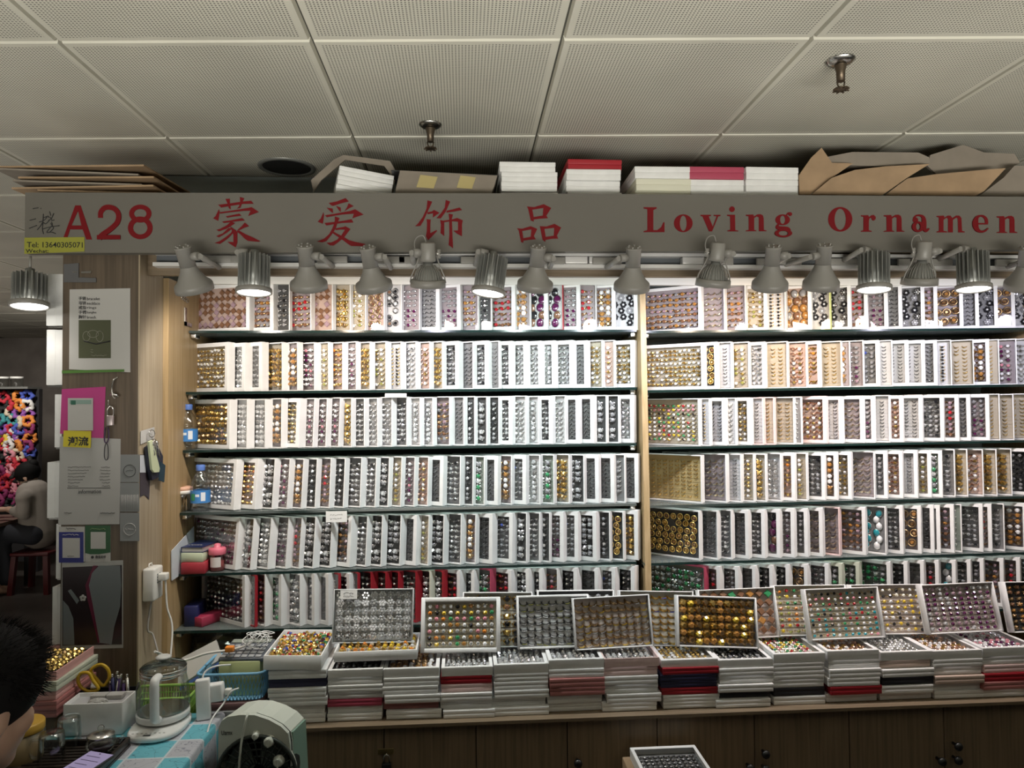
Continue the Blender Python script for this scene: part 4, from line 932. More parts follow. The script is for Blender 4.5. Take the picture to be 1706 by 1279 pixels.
# tilted white cases left of the grey carton
for i, (dz, rx, c) in enumerate(((.0, -3, 'white'), (.030, -3, 'white'), (.060, -4, 'white'))):
    o = link('ring_box', flat_box(c)); p_ = PY(560, 318, 2.20)
    o.matrix_basis = Matrix.Translation((p_.x + .004*i, 2.19+.006*i, ZH+.022+dz)) @ Euler((0, radians(6), radians(14))).to_matrix().to_4x4()
    tag(o, f"white box, {['lowest', 'middle', 'topmost'][i]} of the slanted pile above the second Chinese character", 'box', 'ring boxes stored on top of the sign')
def sheet(name, label, pts, Y, th, m, group=None, cat='cardboard'):
    """folded cardboard standing on the header, outline in px at depth Y, thickness th in depth"""
    P_ = [PY(x, y, Y) for x, y in pts]; c = sum(P_, V())/len(P_); c.y = Y
    t = thing(name, label, cat, c, group=group)
    mb = MB(); mb.prism([[(p_.x, p_.z) for p_ in P_]], m, (0, th, 0), lambda x, z: V((x, Y, z))); mb.build('panel', t, True); return t
M_TAPE = mat('old_packing_tape', (.46, .38, .17), .35)
# grey carton with tape patches
g = thing('carton', 'low grey cardboard carton with two yellowed tape patches', 'box', (PY(655, 320, 2.19).x, 2.19, ZH))
pa, pb = PY(652, 321, 2.19), PY(812, 321, 2.19); w = pb.x-pa.x; h = PY(740, 283, 2.19).z-ZH
m = MB(); m.hexa([V((0, 0, 0)), V((w, 0, 0)), V((w, .24, 0)), V((0, .24, 0)), V((.02, .01, h)), V((w+.026, .01, h-.012)), V((w+.026, .24, h-.012)), V((.02, .24, h))], M_CARDG); m.build('body', g)
for f0, f1 in ((.24, .42), (.66, .82)):
    a, b = w*f0, w*f1; tp = MB(); tp.hexa([V((a, -.0012+.004, h*.45)), V((b, .0028, h*.42)), V((b, .0045, h*.42)), V((a, .0045, h*.45)), V((a+.012, .0073, h*.86)), V((b+.012, .0073, h*.80)), V((b+.012, .012, h*.80)), V((a+.012, .012, h*.86))], M_TAPE); tp.build('tape', g)
m = MB(); m.hexa([V((-.008, .02, h+.001)), V((w+.03, .02, h-.010)), V((w+.03, .26, h-.006)), V((-.008, .26, h+.004)), V((-.008, .02, h+.004)), V((w+.03, .02, h-.007)), V((w+.03, .26, h-.003)), V((-.008, .26, h+.007))], M_DARK); m.build('lid_flap', g)
# piles of flattened cardboard
def flat_pile(group, where, items):
    for i, (px0, px1, z, dz, d, rz, m) in enumerate(items):
        a, b = PY(px0, 300, 2.17), PY(px1, 300, 2.17); w = b.x-a.x
        o = MB().box((-w/2, 0, 0), (w/2, d, .005), m).build('cardboard_sheet')
        o.matrix_basis = Matrix.Translation(((a.x+b.x)/2, 2.15, z)) @ Euler((radians(dz), radians(rz*.6), radians(rz))).to_matrix().to_4x4()
        tag(o, f"flattened brown cardboard, {ORD[i]} sheet up in the pile {where}", 'cardboard', group)
flat_pile('flattened cartons above the stall number', 'over the stall number', [(70, 268, ZH+.004, 1, .42, 1, M_CARDB), (24, 262, ZH+.018, 1.5, .45, -2, M_CARDB), (30, 240, ZH+.030, 2, .44, 1.5, M_CARDG), (36, 262, ZH+.046, 2, .40, -1, M_CARDB), (0, 234, ZH+.062, 2.5, .42, 2, M_CARDG), (-10, 246, ZH+.078, 3, .46, -1.5, M_CARDB)])
sheet('carton_flap', 'dark carton sheet leaning over the slanted white boxes', [(522, 320), (518, 300), (556, 266), (572, 258), (650, 268), (660, 286), (655, 320), (648, 320), (650, 290), (640, 276), (575, 266), (535, 300)], 2.30, .006, M_CARDG)
sheet('carton_flap', 'tan carton panel standing beside the white boxes, corner folded up', [(1332, 324), (1331, 292), (1352, 262), (1369, 246), (1386, 271), (1421, 272), (1386, 296), (1350, 324)], 2.20, .006, M_CARDB)
sheet('carton_flap', 'wide tan carton panel above the word Ornament', [(1352, 324), (1386, 296), (1424, 283), (1475, 277), (1549, 273), (1510, 297), (1470, 325)], 2.185, .006, M_CARDB)
sheet('carton_flap', 'dark bundle of flat cartons behind the tan panel', [(1380, 274), (1374, 262), (1420, 253), (1530, 254), (1548, 262), (1549, 272), (1470, 277)], 2.215, .20, M_CARDG)
sheet('carton_flap', 'brown carton panel with a worn orange edge', [(1474, 325), (1512, 297), (1560, 290), (1648, 282), (1676, 280), (1640, 318), (1626, 326)], 2.20, .006, M_CARDB)
sheet('carton_flap', 'dark peaked carton flap standing against the ceiling', [(1545, 276), (1550, 258), (1605, 241), (1640, 254), (1690, 256), (1700, 272), (1680, 280), (1560, 290)], 2.26, .010, M_CARDG)
sheet('carton_flap', 'mauve-brown carton end at the right edge above the sign', [(1632, 326), (1672, 296), (1690, 276), (1760, 276), (1760, 328)], 2.21, .10, M_CARDG)
# ceiling fittings
def sprinkler(px, plate_r, label):
    p_ = PZ(px[0], px[1], ZC); t = thing('sprinkler', label, 'sprinkler', p_, group='fire sprinklers in the ceiling')
    MB().lathe([(.012, -.012), (plate_r*.7, -.010), (plate_r, -.003), (plate_r, 0)], M_STEEL, 24).build('escutcheon', t)
    b = MB(); b.lathe([(.010, -.055), (.011, -.030), (.015, -.016), (.015, -.0125)], mat('dark_brass', (.13, .10, .07), .4, .8), 12)
    b.tube([(-.010, 0, -.056), (-.008, 0, -.066), (0, 0, -.072), (.008, 0, -.066), (.010, 0, -.056)], .0022, bpy.data.materials['dark_brass'], 5); b.build('body', t)
    d = MB(); d.lathe([(.004, -.078), (.018, -.0765), (.019, -.0745), (.004, -.0735)], bpy.data.materials['dark_brass'], 16)
    for q in range(8): d.box((.012, -.002, -.079), (.0205, .002, -.0765), bpy.data.materials['dark_brass'], rotz(q*pi/4))
    d.build('deflector', t)
sprinkler((717, 207), .036, 'small sprinkler in the middle of the ceiling above the sign')
sprinkler((1400, 100), .036, 'larger looking sprinkler nearer the camera on the right ceiling')
p_ = PZ(478, 278, ZC); t = thing('ceiling_downlight', 'dark round recessed fitting in the ceiling above the sign', 'downlight', p_)
MB().lathe([(.085, -.001), (.088, -.006), (.100, -.005), (.102, 0)], M_GREYMETAL, 32, cap0=False, cap1=False).build('trim_ring', t)
MB().lathe([(.086, -.002), (.080, .0), (.060, -.001), (.0, -.0015)], M_BLACK, 32, cap0=False, cap1=False).build('recess', t)
# ---------------------------------------------------------------- papers and hardware on the end pillar
YP = 2.1495
def quad(px, Y, m, mb=None, th=.0008):
    mb = mb or MB(); P_ = [PY(x, y, Y) for x, y in px]
    mb.prism([[(p_.x, p_.z) for p_ in P_]], m, (0, th, 0), lambda x, z: V((x, Y, z))); return mb
def rect(x0, y0, x1, y1): return [(x0, y1), (x1, y1), (x1, y0), (x0, y0)]
def squiggle(mb, x0, x1, y, Y, m, amp=.8, r=.0005, R=random.Random(5)):
    x = x0; pts = []
    while x < x1: pts.append(PY(x, y+R.uniform(-amp, amp), Y)); x += R.uniform(1.0, 2.2)
    if len(pts) > 1: mb.tube(pts, r, m, 4)
M_PAPER = mat('aged_paper', (.44, .43, .41), .6); M_PAPER2 = mat('grey_paper', (.36, .355, .34), .55)
M_INK = mat('print_ink', (.03, .03, .03), .6); M_PINK = mat('magenta_paper', (.42, .035, .19), .5); M_YEL2 = mat('yellow_label', (.55, .46, .02), .5)
def paper(name, label, cat, px, Y, m):
    P_ = [PY(x, y, Y) for x, y in px]; t = thing(name, label, cat, sum(P_, V())/len(P_)); quad(px, Y, m).build('sheet', t, True); return t
t = paper('jewellery_poster', 'white poster listing jewellery words above an olive photo', 'poster', [(115, 615), (217, 620), (217, 480), (116, 482)], YP-.001, M_PAPER)
for i, (w1, w2) in enumerate((('手链', 'bracelet'), ('项链', 'necklace'), ('戒指', 'rings'), ('手镯', 'bangles'), ('胸针', 'brooch.'))):
    y = 500 + i*7.7
    put_text(w1, 'printed_word', t, M_INK, tM(131, y, YP-.0012), .0105, .021, .01); put_text(w2, 'printed_word', t, M_INK, tM(145, y, YP-.0012), .0085, .036 if i < 2 else .026)
quad(rect(131, 533, 184.5, 596.5), YP-.0016, mat('photo_olive', (.065, .07, .035), .4), th=.0005).build('photo_print', t, True)
j = MB(); jc = mat('photo_pale', (.30, .29, .24), .4)
for cx_, cy_, rx, ry in ((144, 560, 6, 8), (155, 556, 9, 6), (166, 560, 6, 9)):
    j.tube([PY(cx_+rx*cos(a*pi/8), cy_+ry*sin(a*pi/8), YP-.0018) for a in range(17)], .0006, jc, 4)
j.tube([PY(x, y, YP-.0018) for x, y in ((140, 568), (160, 573), (184, 568))], .0018, M_BLACK, 4); j.build('photo_jewellery', t, True)
j = MB()
for y, a, b in ((582, 151, 156), (586, 151, 156), (582, 162, 163.5), (592, 152, 178)): squiggle(j, a, b, y, YP-.0018, jc)
j.build('photo_lettering', t, True)
quad([(103, 622), (207, 619), (207, 615), (103, 617)], YP-.0022, mat('green_tape', (.07, .17, .03), .4), th=.0004).build('green_tape', t, True)
t = thing('metal_plate', 'grey metal plate with a bright slot at the top of the pillar', 'plate', PY(133, 455, YP))
m = quad([(106, 470), (160, 470), (160, 463), (131, 462), (131, 438), (106, 440)], YP-.003, mat('dull_metal', (.16, .16, .165), .4, .6), th=.0028); m.build('plate', t, True)
quad([(121, 454), (128, 454), (128, 452), (121, 452)], YP-.0036, M_STEEL, th=.0005).build('slot', t, True); quad([(135, 455), (151, 455), (152, 451), (135, 452)], YP-.0036, M_STEEL, th=.0005).build('slot', t, True)
t = paper('pink_paper', 'magenta sheet behind the code card', 'paper', [(100, 722), (172, 731), (176, 644), (103, 648)], YP-.001, M_PINK)
t = paper('code_card', 'white payment card in a clear sleeve on the magenta sheet', 'card', rect(113, 663, 155, 717), YP-.0025, M_PAPER)
quad(rect(116, 666, 152, 673), YP-.0029, mat('pale_green_print', (.22, .32, .28), .5), th=.0003).build('header_band', t, True); quad(rect(118, 667, 126, 674), YP-.0032, mat('dark_green_print', (.02, .11, .07), .5), th=.0002).build('logo', t, True)
s_ = MB(); s_.face([PY(x, y, YP-.0042) for x, y in ((110, 721), (158, 721), (158, 658), (110, 658))], M_CLEAR); s_.build('sleeve', t, True)
t = paper('information_sheet', 'pale information sheet with printed lines below the magenta sheet', 'paper', [(97, 874), (199, 873), (201, 731), (100, 727)], YP-.0015, M_PAPER2)
j = MB(); RR = random.Random(3)
for k in range(7):
    y = 778+k*5.2; squiggle(j, 113, 152 - k*3.4, y, YP-.0017, M_INK); squiggle(j, 168-RR.uniform(-2, 4), 184, y, YP-.0017, M_INK)
squiggle(j, 107, 121, 854.5, YP-.0017, M_INK, r=.0008); squiggle(j, 167, 192, 854.5, YP-.0017, M_INK, r=.0009)
j.build('printed_lines', t, True)
quad(rect(112, 812.3, 184, 813.3), YP-.0018, M_INK, th=.0002).build('rule', t, True); quad(rect(163.5, 852, 164.2, 871), YP-.0018, M_PAPER, th=.0002).build('rule', t, True)
put_text('information', 'heading', t, M_INK, tM(131, 822, YP-.0016), .0115, .062)
t = paper('yellow_label', 'yellow label with two bold black Chinese characters', 'label', [(105, 744), (151, 746), (152, 718), (106, 717)], YP-.004, M_YEL2)
put_text('潮流', 'characters', t, M_BLACK, tM(113, 743, YP-.0042), .027, .057, .025)
for k, (y0, y1, w) in enumerate(((757, 803, 'top'), (804, 852, 'middle'), (854, 901, 'bottom'))):
    t = paper('clear_packet', f'grey clear plastic packet, {w} of the three on the pillar edge', 'packet', rect(200, y0, 232, y1), YP-.001, mat('packet_grey', (.20, .21, .21), .3))
    j = MB()
    if k != 1: j.tube([PY(216+10*cos(a*pi/9), (y0+y1)/2+4+10*sin(a*pi/9), YP-.0013) for a in range(19)], .0008, M_INK if k == 0 else M_PAPER2, 4); squiggle(j, 209, 223, (y0+y1)/2+4, YP-.0013, M_INK if k == 0 else M_PAPER2, 1.5)
    else:
        for q in range(12): j.tube([PY(202+q*2.5, 824, YP-.0013), PY(202+q*2.5, 850, YP-.0013)], .0005, M_PAPER, 4)
    j.build('print', t, True)
t = paper('blue_payment_card', 'blue and white payment card, left of the pair', 'card', rect(98, 877, 141.5, 937), YP-.001, M_PAPER)
quad(rect(98, 886, 139, 937), YP-.0014, mat('royal_blue', (.018, .022, .17), .45), th=.0003).build('blue_field', t, True); quad(rect(104, 896, 133, 929), YP-.0018, M_PAPER, th=.0003).build('white_square', t, True)
j = MB(); squiggle(j, 110, 127, 880.5, YP-.0015, M_INK, 1.2, .0008); squiggle(j, 104, 132, 890.5, YP-.0018, M_PAPER, 1.2, .0007); squiggle(j, 112, 125, 926, YP-.0021, M_INK, .5); j.build('lettering', t, True)
t = paper('green_payment_card', 'green and white payment card, right of the pair', 'card', rect(142, 875, 184, 935.5), YP-.0012, M_PAPER)
quad([(142, 921), (150, 923), (165, 923), (184, 920), (184, 875), (142, 875)], YP-.0016, mat('pay_green', (.020, .085, .030), .45), th=.0003).build('green_field', t, True); quad(rect(151, 886, 176, 914), YP-.0020, M_PAPER, th=.0003).build('white_square', t, True)
j = MB(); squiggle(j, 150, 176, 881, YP-.0018, mat('dim_print', (.16, .24, .10), .5), 1, .0007); j.lathe([(.0042, 0), (.0042, .0004)], M_INK, 12, Matrix.Translation(PY(154, 928, YP-.0014)) @ Matrix.Rotation(pi/2, 4, 'X')); j.build('logo', t, True)
put_text('微信支付', 'lettering', t, M_INK, tM(159, 930, YP-.0013), .0085, .029, .01)
t = paper('dark_poster', 'glossy dark poster with a pale leaf shape low on the pillar', 'poster', [(101, 1082), (205, 1079), (205, 933), (103, 937)], YP-.001, mat('poster_margin', (.36, .36, .34), .25))
quad([(104, 1075), (203, 1073), (203, 941), (104, 945)], YP-.0014, mat('poster_dark', (.018, .010, .012), .2), th=.0003).build('dark_print', t, True)
quad([(164, 1070), (160, 1040), (152, 1005), (147, 975), (152, 955), (165, 942), (200, 942), (202, 975), (200, 1010), (190, 1045), (186, 1073)], YP-.0018, mat('poster_pale', (.15, .17, .175), .25), th=.0003).build('pale_shape', t, True)
quad([(105, 1074), (124, 1074), (122, 1030), (114, 1010), (105, 1000)], YP-.0018, bpy.data.materials['poster_pale'], th=.0003).build('pale_shape', t, True)
quad([(150, 955), (142, 975), (146, 1000), (156, 1040), (163, 1070), (166, 1070), (154, 1005), (148, 975), (153, 955), (163, 942), (155, 942)], YP-.0019, mat('poster_maroon', (.10, .008, .03), .25), th=.0002).build('maroon_band', t, True)
quad([(113, 984), (118, 981), (132, 1000), (128, 1006)], YP-.0019, bpy.data.materials['poster_pale'], th=.0003).build('pale_shape', t, True)
j = MB()
for q in range(5):
    a = q*2*pi/5-pi/2; j.sphere(PY(138+3.4*cos(a), 996+3.4*sin(a), YP-.0018), .0042, M_PAPER2, 8, 5, (1, .12, 1))
j.build('flower_emblem', t, True)
# hook with padlock and chain
t = thing('wall_hook', 'small steel hook screwed to the pillar beside the magenta sheet', 'hook', PY(188, 645, YP))
MB().tube(bez([PY(x, y, Y) for x, y, Y in ((196, 628, 2.147), (189, 634, 2.140), (186, 648, 2.138), (188, 660, 2.132), (192, 664, 2.130))], 8), .0022, M_STEEL).build('hook', t, True)
MB().tube([PY(183, 658, 2.138), PY(190, 656, 2.135), PY(197, 661, 2.138)], .003, M_STEEL).build('plate', t, True)
t = thing('small_padlock', 'tiny pinkish padlock hanging from the pillar hook', 'padlock', PY(183, 695, 2.132))
MB().rbox(tuple(PY(177, 709, 2.130)), tuple(PY(190.5, 692, 2.140) + V((0, .0, 0))), mat('pinkish_metal', (.50, .43, .43), .35, .6), .002).build('body', t, True)
MB().tube(bez([PY(x, y, 2.135) for x, y in ((179, 693), (179, 682), (184, 677), (188.5, 682), (188.5, 693))], 6), .0016, M_STEEL).build('shackle', t, True)
MB().tube([PY(180, 678, 2.135), PY(180.5, 666, 2.135)], .0009, M_STEEL).build('link', t, True)
t = thing('chain_clip', 'dark looped ribbon and clip hanging under the tiny padlock', 'clip', PY(177, 740, 2.138))
MB().tube(bez([PY(x, y, 2.138) for x, y in ((176, 711), (174, 733), (178, 737), (181, 728), (180, 711))], 6), .0018, mat('purple_ribbon', (.045, .02, .06), .6)).build('ribbon', t, True)
MB().tube(bez([PY(x, y, 2.138) for x, y in ((177, 737), (174.5, 745), (174, 760), (176.5, 766), (180, 762), (180, 745), (178, 738))], 6), .0014, M_DARK).build('clip', t, True)
# things on the lit inner side of the pillar (plane x = XI)
def side(name, px, th, m, parent, X0=.0006):
    P_ = [PX(x, y, XI+X0) for x, y in px]; mb = MB(); mb.prism([[(p_.y, p_.z) for p_ in P_]], m, (th, 0, 0), lambda y, z: V((XI+X0, y, z))); return mb.build(name, parent, True)
t = thing('torn_flyer', 'torn dark flyer hanging on the inner side of the pillar', 'flyer', PX(238, 800, XI+.001))
side('sheet', [(233, 828), (240, 824), (248, 832), (250, 790), (244, 757), (233, 757)], .0008, mat('flyer_dark', (.045, .035, .045), .4), t); side('upper_half', [(233, 787), (243, 787), (243, 758), (233, 758)], .0004, mat('flyer_pale', (.50, .52, .56), .4), t, .0018)
t = thing('key_bundle', 'bundle of keys and a pale oblong key tag hanging on the pillar', 'keys', PX(252, 740, XI+.006))
side('paper_tag', [(234, 740), (257, 730), (257, 711), (234, 718)], .0008, M_PAPER, t, .002)
side('dark_pouch', [(240, 745), (254, 735), (266, 760), (265, 792), (248, 800), (243, 775)], .010, mat('navy_pouch', (.02, .022, .04), .6), t, .0035)
side('oblong_tag', [(245, 736), (251, 733), (263, 780), (262, 786), (254, 787), (250, 782)], .006, mat('lime_tag', (.50, .55, .36), .4), t, .0155)
kb = MB(); kb.tube([PX(253+5*cos(a*pi/6), 722+6*sin(a*pi/6), XI+.012) for a in range(13)], .0013, M_STEEL, 5); kb.build('key_ring', t, True)
for (x, y, l, dx) in ((258, 735, 22, 5), (262, 738, 24, 6), (256, 738, 20, 2)):
    k = MB(); a, b = PX(x, y, XI+.022), PX(x+dx*.6, y+l, XI+.022); k.sphere(a, .008, M_STEEL, 10, 6, (.35, 1, 1)); k.cyl(a, b, .0022, M_STEEL, 6); k.box(tuple(b+V((-.001, -.002, 0))), tuple(b+V((.001, .004, .007))), M_STEEL); k.build('key', t, True)
side('navy_tag', [(264, 800), (272, 803), (274, 775), (266, 769)], .003, mat('navy_tag', (.015, .04, .06), .5), t, .014)
t = thing('wall_socket_strip', 'white wall power strip with a plug on the inner side of the pillar', 'power strip', PX(248, 970, XI+.01))
a, b = PX(236, 1003, XI+.001), PX(252, 940, XI+.001)
MB().rbox((XI+.0012, a.y, a.z), (XI+.036, b.y, b.z), M_WHITE2, .006).build('body', t, True)
MB().tube([V((XI+.012, (a.y+b.y)/2-.012, b.z-.002)), V((XI+.012, (a.y+b.y)/2-.008, b.z+.010)), V((XI+.012, (a.y+b.y)/2+.008, b.z+.010)), V((XI+.012, (a.y+b.y)/2+.012, b.z-.002))], .002, M_WHITE2).build('hanging_loop', t, True)
sl = MB()
for q in range(4):
    for w_ in range(2): sl.box((XI+.036, a.y+.02+w_*.016, b.z-.022-.008*q), (XI+.0368, a.y+.026+w_*.016, b.z-.019-.008*q), mat('socket_blue', (.06, .12, .16), .4))
sl.build('sockets', t, True)
pz = PX(250, 968, XI+.036).z; yc_ = (a.y+b.y)/2
MB().rbox((XI+.0372, yc_-.012, pz-.012), (XI+.062, yc_+.012, pz+.010), M_WHITE2, .004).build('plug', t, True)
MB().tube(bez([V((XI+.055, yc_, pz-.012)), V((XI+.06, yc_, pz-.09)), V((XI+.075, 2.20, .95)), V((XI+.085, 2.16, .86))], 10), .0028, M_WHITE2).build('cord', t, True)
MB().tube(bez([V((XI+.020, a.y+.02, a.z)), V((XI+.014, a.y+.01, a.z-.08)), V((XI+.025, 2.19, .93)), V((XI+.06, 2.16, .855))], 10), .0028, mat('grey_cord', (.36, .34, .32), .5)).build('cord', t, True)
# shelf hardware on the side panel
hb2 = MB(); X_ = XI+.0165
for y, z in ((2.42, 1.955), (2.44, 1.952), (2.46, 1.950)): hb2.tube([V((X_+.002, y+.010*cos(q*pi/6), z+.007*sin(q*pi/6))) for q in range(13)], .0016, M_STEEL, 5)
tag(hb2.build('chain_link_strip'), 'short steel chain strip fixed to the side panel by the top shelf', 'hardware')
hb2 = MB(); hb2.box((X_, 2.44, 1.865), (X_+.003, 2.456, 1.925), M_STEEL); hb2.box((X_, 2.44, 1.865), (X_+.003, 2.50, 1.878), M_STEEL)
tag(hb2.build('angle_bracket'), 'steel angle bracket on the side panel above the top shelf', 'bracket')
# ring cases stacked on the outer side of the pillar, seen edge-on
sd = [(77, 103, 456, 542), (77, 101, 549, 641), (90, 103, 657, 745), (78, 99, 770, 863), (92, 99, 873, 964), (86, 97, 978, 1074)]
for i, (x0, x1, y0, y1) in enumerate(sd):
    a, b = PY(x0, y1, 2.16), PY(x1+6, y0, 2.16); w = min(max(XL-.0012-a.x, .012), .075)
    t = thing('ring_case', f"white case seen edge-on left of the pillar, {ORD[i]} from the top", 'ring case', group='cases on the outer side of the pillar')
    M = Matrix.Translation((XL-.001-w, 2.165, a.z)) @ rotz(-pi/2) @ Matrix.Diagonal((1, w/CT, (b.z-a.z)/CH, 1))
    t.matrix_basis = M; link('box', box_me('white', .0105), t); link('window', _win[.011], t); r = link('ring_rows', _ins['gr'], t); r['kind'] = 'stuff'
    # small ledge under it
    l = MB(); l.box((XL-.001-w, 2.17, a.z-.006), (XL-.0005, 2.30, a.z-.0008), M_STEEL)
    tag(l.build('case_ledge'), f"thin metal ledge under the {ORD[i]} edge-on case left of the pillar", 'ledge', 'ledges on the outer side of the pillar')
# ---------------------------------------------------------------- odds and ends on the left shelves
def bottle(px, py, k, label):
    Y = shelf_y(k)+.036; x = PY(px, py, Y).x; z = shelf_z('L', k, x)+.0006; h = .150
    t = thing('water_bottle', label, 'bottle', (x, Y, z), group='water bottles on the left shelves')
    pr = [(.010, .001), (.026, .0), (.0305, .006), (.0305, .018), (.028, .022), (.0305, .026), (.0300, .072), (.028, .076), (.0305, .080), (.029, .092), (.020, .114), (.0125, .124), (.0125, .130)]
    MB().lathe(pr, clear('bottle_plastic', (.93, .96, .98), .12, .05), 24).build('body', t)
    MB().lathe([(.0312, .027), (.0312, .068)], mat('bottle_label', (.05, .22, .55), .4), 24, cap0=False, cap1=False).build('label_band', t)
    lb = MB()
    for c_, a0, a1, z0, z1 in ((mat('label_white', (.75, .8, .85), .4), -1.2, -.75, .034, .062), (mat('label_green', (.05, .30, .15), .4), -2.3, -1.8, .036, .058), (bpy.data.materials['label_white'], -1.75, -1.35, .048, .056)):
        lb.grid([[V((.0316*cos(a0+(a1-a0)*q/5), .0316*sin(a0+(a1-a0)*q/5), z_)) for q in range(6)] for z_ in (z0, z1)], c_, False)
    lb.build('label_print', t)
    MB().lathe([(.0138, .131), (.0142, .132), (.0142, .146), (.0125, .150)], mat('blue_cap', (.10, .20, .55), .4), 20).build('cap', t)
bottle(313, 735, 2, 'small water bottle with blue cap on the third left shelf')
bottle(334, 838, 3, 'small water bottle with blue cap beside the toothpick jar')
Y = shelf_y(3)+.034; x = PY(305, 840, Y).x; z = shelf_z('L', 3, x)+.0006
t = thing('toothpick_jar', 'clear jar of toothpicks with a pale orange lid', 'jar', (x, Y, z))
MB().lathe([(.024, 0), (.0275, .004), (.0275, .056)], M_JAR, 24, cap1=False).build('jar', t)
tp = MB(); R = random.Random(4)
for q in range(46):
    a, r_ = R.uniform(0, 6.28), R.uniform(0, .020); tp.cyl((r_*cos(a), r_*sin(a), .004), (r_*cos(a)*.7+R.uniform(-.006, .006), r_*sin(a)*.7+R.uniform(-.006, .006), .050), .0011, mat('toothpick', (.55, .38, .20), .6), 5)
o = tp.build('toothpicks', t); o['kind'] = 'stuff'
MB().lathe([(.0295, .0562), (.0295, .067), (.028, .068)], M_WHITE2, 24).build('collar', t); MB().lathe([(.0275, .0682), (.0285, .070), (.0285, .078), (.026, .080)], mat('peach_lid', (.70, .42, .30), .5), 24).build('lid', t)
Y = shelf_y(4)+.034; x = PY(362, 945, Y).x; z = shelf_z('L', 4, x)+.0006
t = thing('pink_jar', 'small clear jar with a pink knobbed lid and pale label', 'jar', (x, Y, z))
MB().lathe([(.020, 0), (.0235, .004), (.0235, .052)], clear('pinkish_plastic', (.95, .72, .72), .08), 24, cap1=False).build('jar', t)
MB().lathe([(.0205, .002), (.0205, .030), (.010, .034)], mat('pink_beads', (.55, .22, .22), .7), 20).build('pink_contents', t)
MB().lathe([(.026, .0525), (.027, .054), (.027, .070), (.024, .074), (.010, .075), (.011, .084), (.006, .087)], mat('pink_lid', (.72, .17, .24), .4), 24).build('lid', t)
MB().grid([[V((.0240*cos(-2.3+1.5*q/6), .0240*sin(-2.3+1.5*q/6), z_)) for q in range(7)] for z_ in (.014, .046)], mat('jar_label', (.66, .62, .60), .5), False).build('label', t)
# books and boxes at the left end of the fifth shelf
z5 = shelf_z('L', 4, XI+.05)+.0006; a = PY(282, 955, 2.375)
xl_ = max(XI+.031, a.x)
def block(name, label, cat, x0, x1, y0, y1, z0, z1, m, rz=0, part='cover', inner=None):
    c_ = V(((x0+x1)/2, (y0+y1)/2, z0)); t = thing(name, label, cat, c_, (0, 0, radians(rz))); hx, hy = (x1-x0)/2, (y1-y0)/2
    if inner:
        MB().box((-hx+.002, -hy+.002, .0022), (hx-.002, hy-.002, z1-z0-.0022), inner).build('pages', t)
        b = MB(); b.box((-hx, -hy, 0), (hx, hy, .002), m); b.box((-hx, -hy, z1-z0-.002), (hx, hy, z1-z0), m); b.box((-hx, -hy, .002), (-hx+.0015, hy, z1-z0-.002), m); b.build(part, t)
    else: MB().rbox((-hx, -hy, 0), (hx, hy, z1-z0), m, .0015, 1).build(part, t)
    return t
block('gift_box', 'red box at the bottom of the small pile on the fifth shelf', 'box', xl_, xl_+.074, 2.372, 2.50, z5, z5+.036, mat('crimson_box', (.36, .03, .045), .5), 3, 'carton')
block('gift_box', 'pale green box in the small pile on the fifth shelf', 'box', xl_+.003, xl_+.072, 2.376, 2.50, z5+.0365, z5+.066, mat('pale_green_box', (.52, .58, .42), .5), -2, 'carton')
t = block('booklet', 'dark blue booklet on top of the small shelf pile', 'book', xl_+.006, xl_+.078, 2.380, 2.50, z5+.0665, z5+.084, mat('navy_cover', (.02, .03, .10), .35), -8, 'cover', M_PAPER)
put_text('LIMRAE', 'lettering', None, M_PAPER, Matrix.Translation((0, 0, 0)), .01, .05) if False else None
s_ = MB(); squiggle(s_, 308, 330, 912, 2.40, M_PAPER, 1, .0009); 
sq = MB(); 
for q in range(9): sq.tube([V((-.026+q*.005, -.03+.004*(q % 2), .0178)), V((-.024+q*.005, -.022, .0178))], .0007, M_PAPER, 4)
sq.build('lettering', t)
t = thing('loose_paper', 'bluish white sheet standing upright at the left shelf end', 'paper', (XI+.024, 2.40, z5))
m = MB(); m.hexa([V(p_) for p_ in ((XI+.019, 2.335, z5-.01), (XI+.022, 2.335, z5-.01), (XI+.030, 2.50, z5), (XI+.027, 2.50, z5), (XI+.018, 2.335, z5+.082), (XI+.020, 2.335, z5+.082), (XI+.028, 2.50, z5+.13), (XI+.026, 2.50, z5+.13))], mat('bluish_paper', (.58, .63, .68), .6)); m.build('sheet', t, True)
z6 = shelf_z('L', 5, XI+.05)+.0006
block('blue_box', 'dark blue carton at the left end of the lowest shelf', 'box', XI+.030, XI+.072, 2.40, 2.50, z6, z6+.064, mat('dark_blue_box', (.018, .02, .085), .4), 4, 'carton')
t = block('pink_pack', 'small crimson pack lying slanted on the lowest shelf', 'box', XI+.080, XI+.122, 2.39, 2.50, z6, z6+.03, mat('crimson_pack', (.34, .03, .07), .45), -28, 'carton')
def crumpled(name, label, c_, r, sc_, m, seed, cat='bag'):
    t = bmesh.new(); bmesh.ops.create_icosphere(t, subdivisions=4, radius=1); R = random.Random(seed)
    ds = [(V((R.uniform(-1, 1), R.uniform(-1, 1), R.uniform(-1, 1))).normalized(), R.uniform(5, 11), R.uniform(0, 6), R.uniform(.03, .08)) for _ in range(9)]
    for v in t.verts:
        d = v.co.normalized(); k = 1 + sum(a*abs(sin(f*d.dot(u)+p_)) for u, f, p_, a in ds) - .25
        v.co = V((d.x*sc_[0], d.y*sc_[1], max(d.z*sc_[2], -.62*sc_[2])))*k*r
    zmin = min(v.co.z for v in t.verts)
    for v in t.verts: v.co.z -= zmin
    mb = MB(); mb.add(t, m, None, False); o = mb.build(name); o.location = c_; tag(o, label, cat); return o
M_BAG = clear('bag_plastic', (.80, .80, .80), .16, .18)
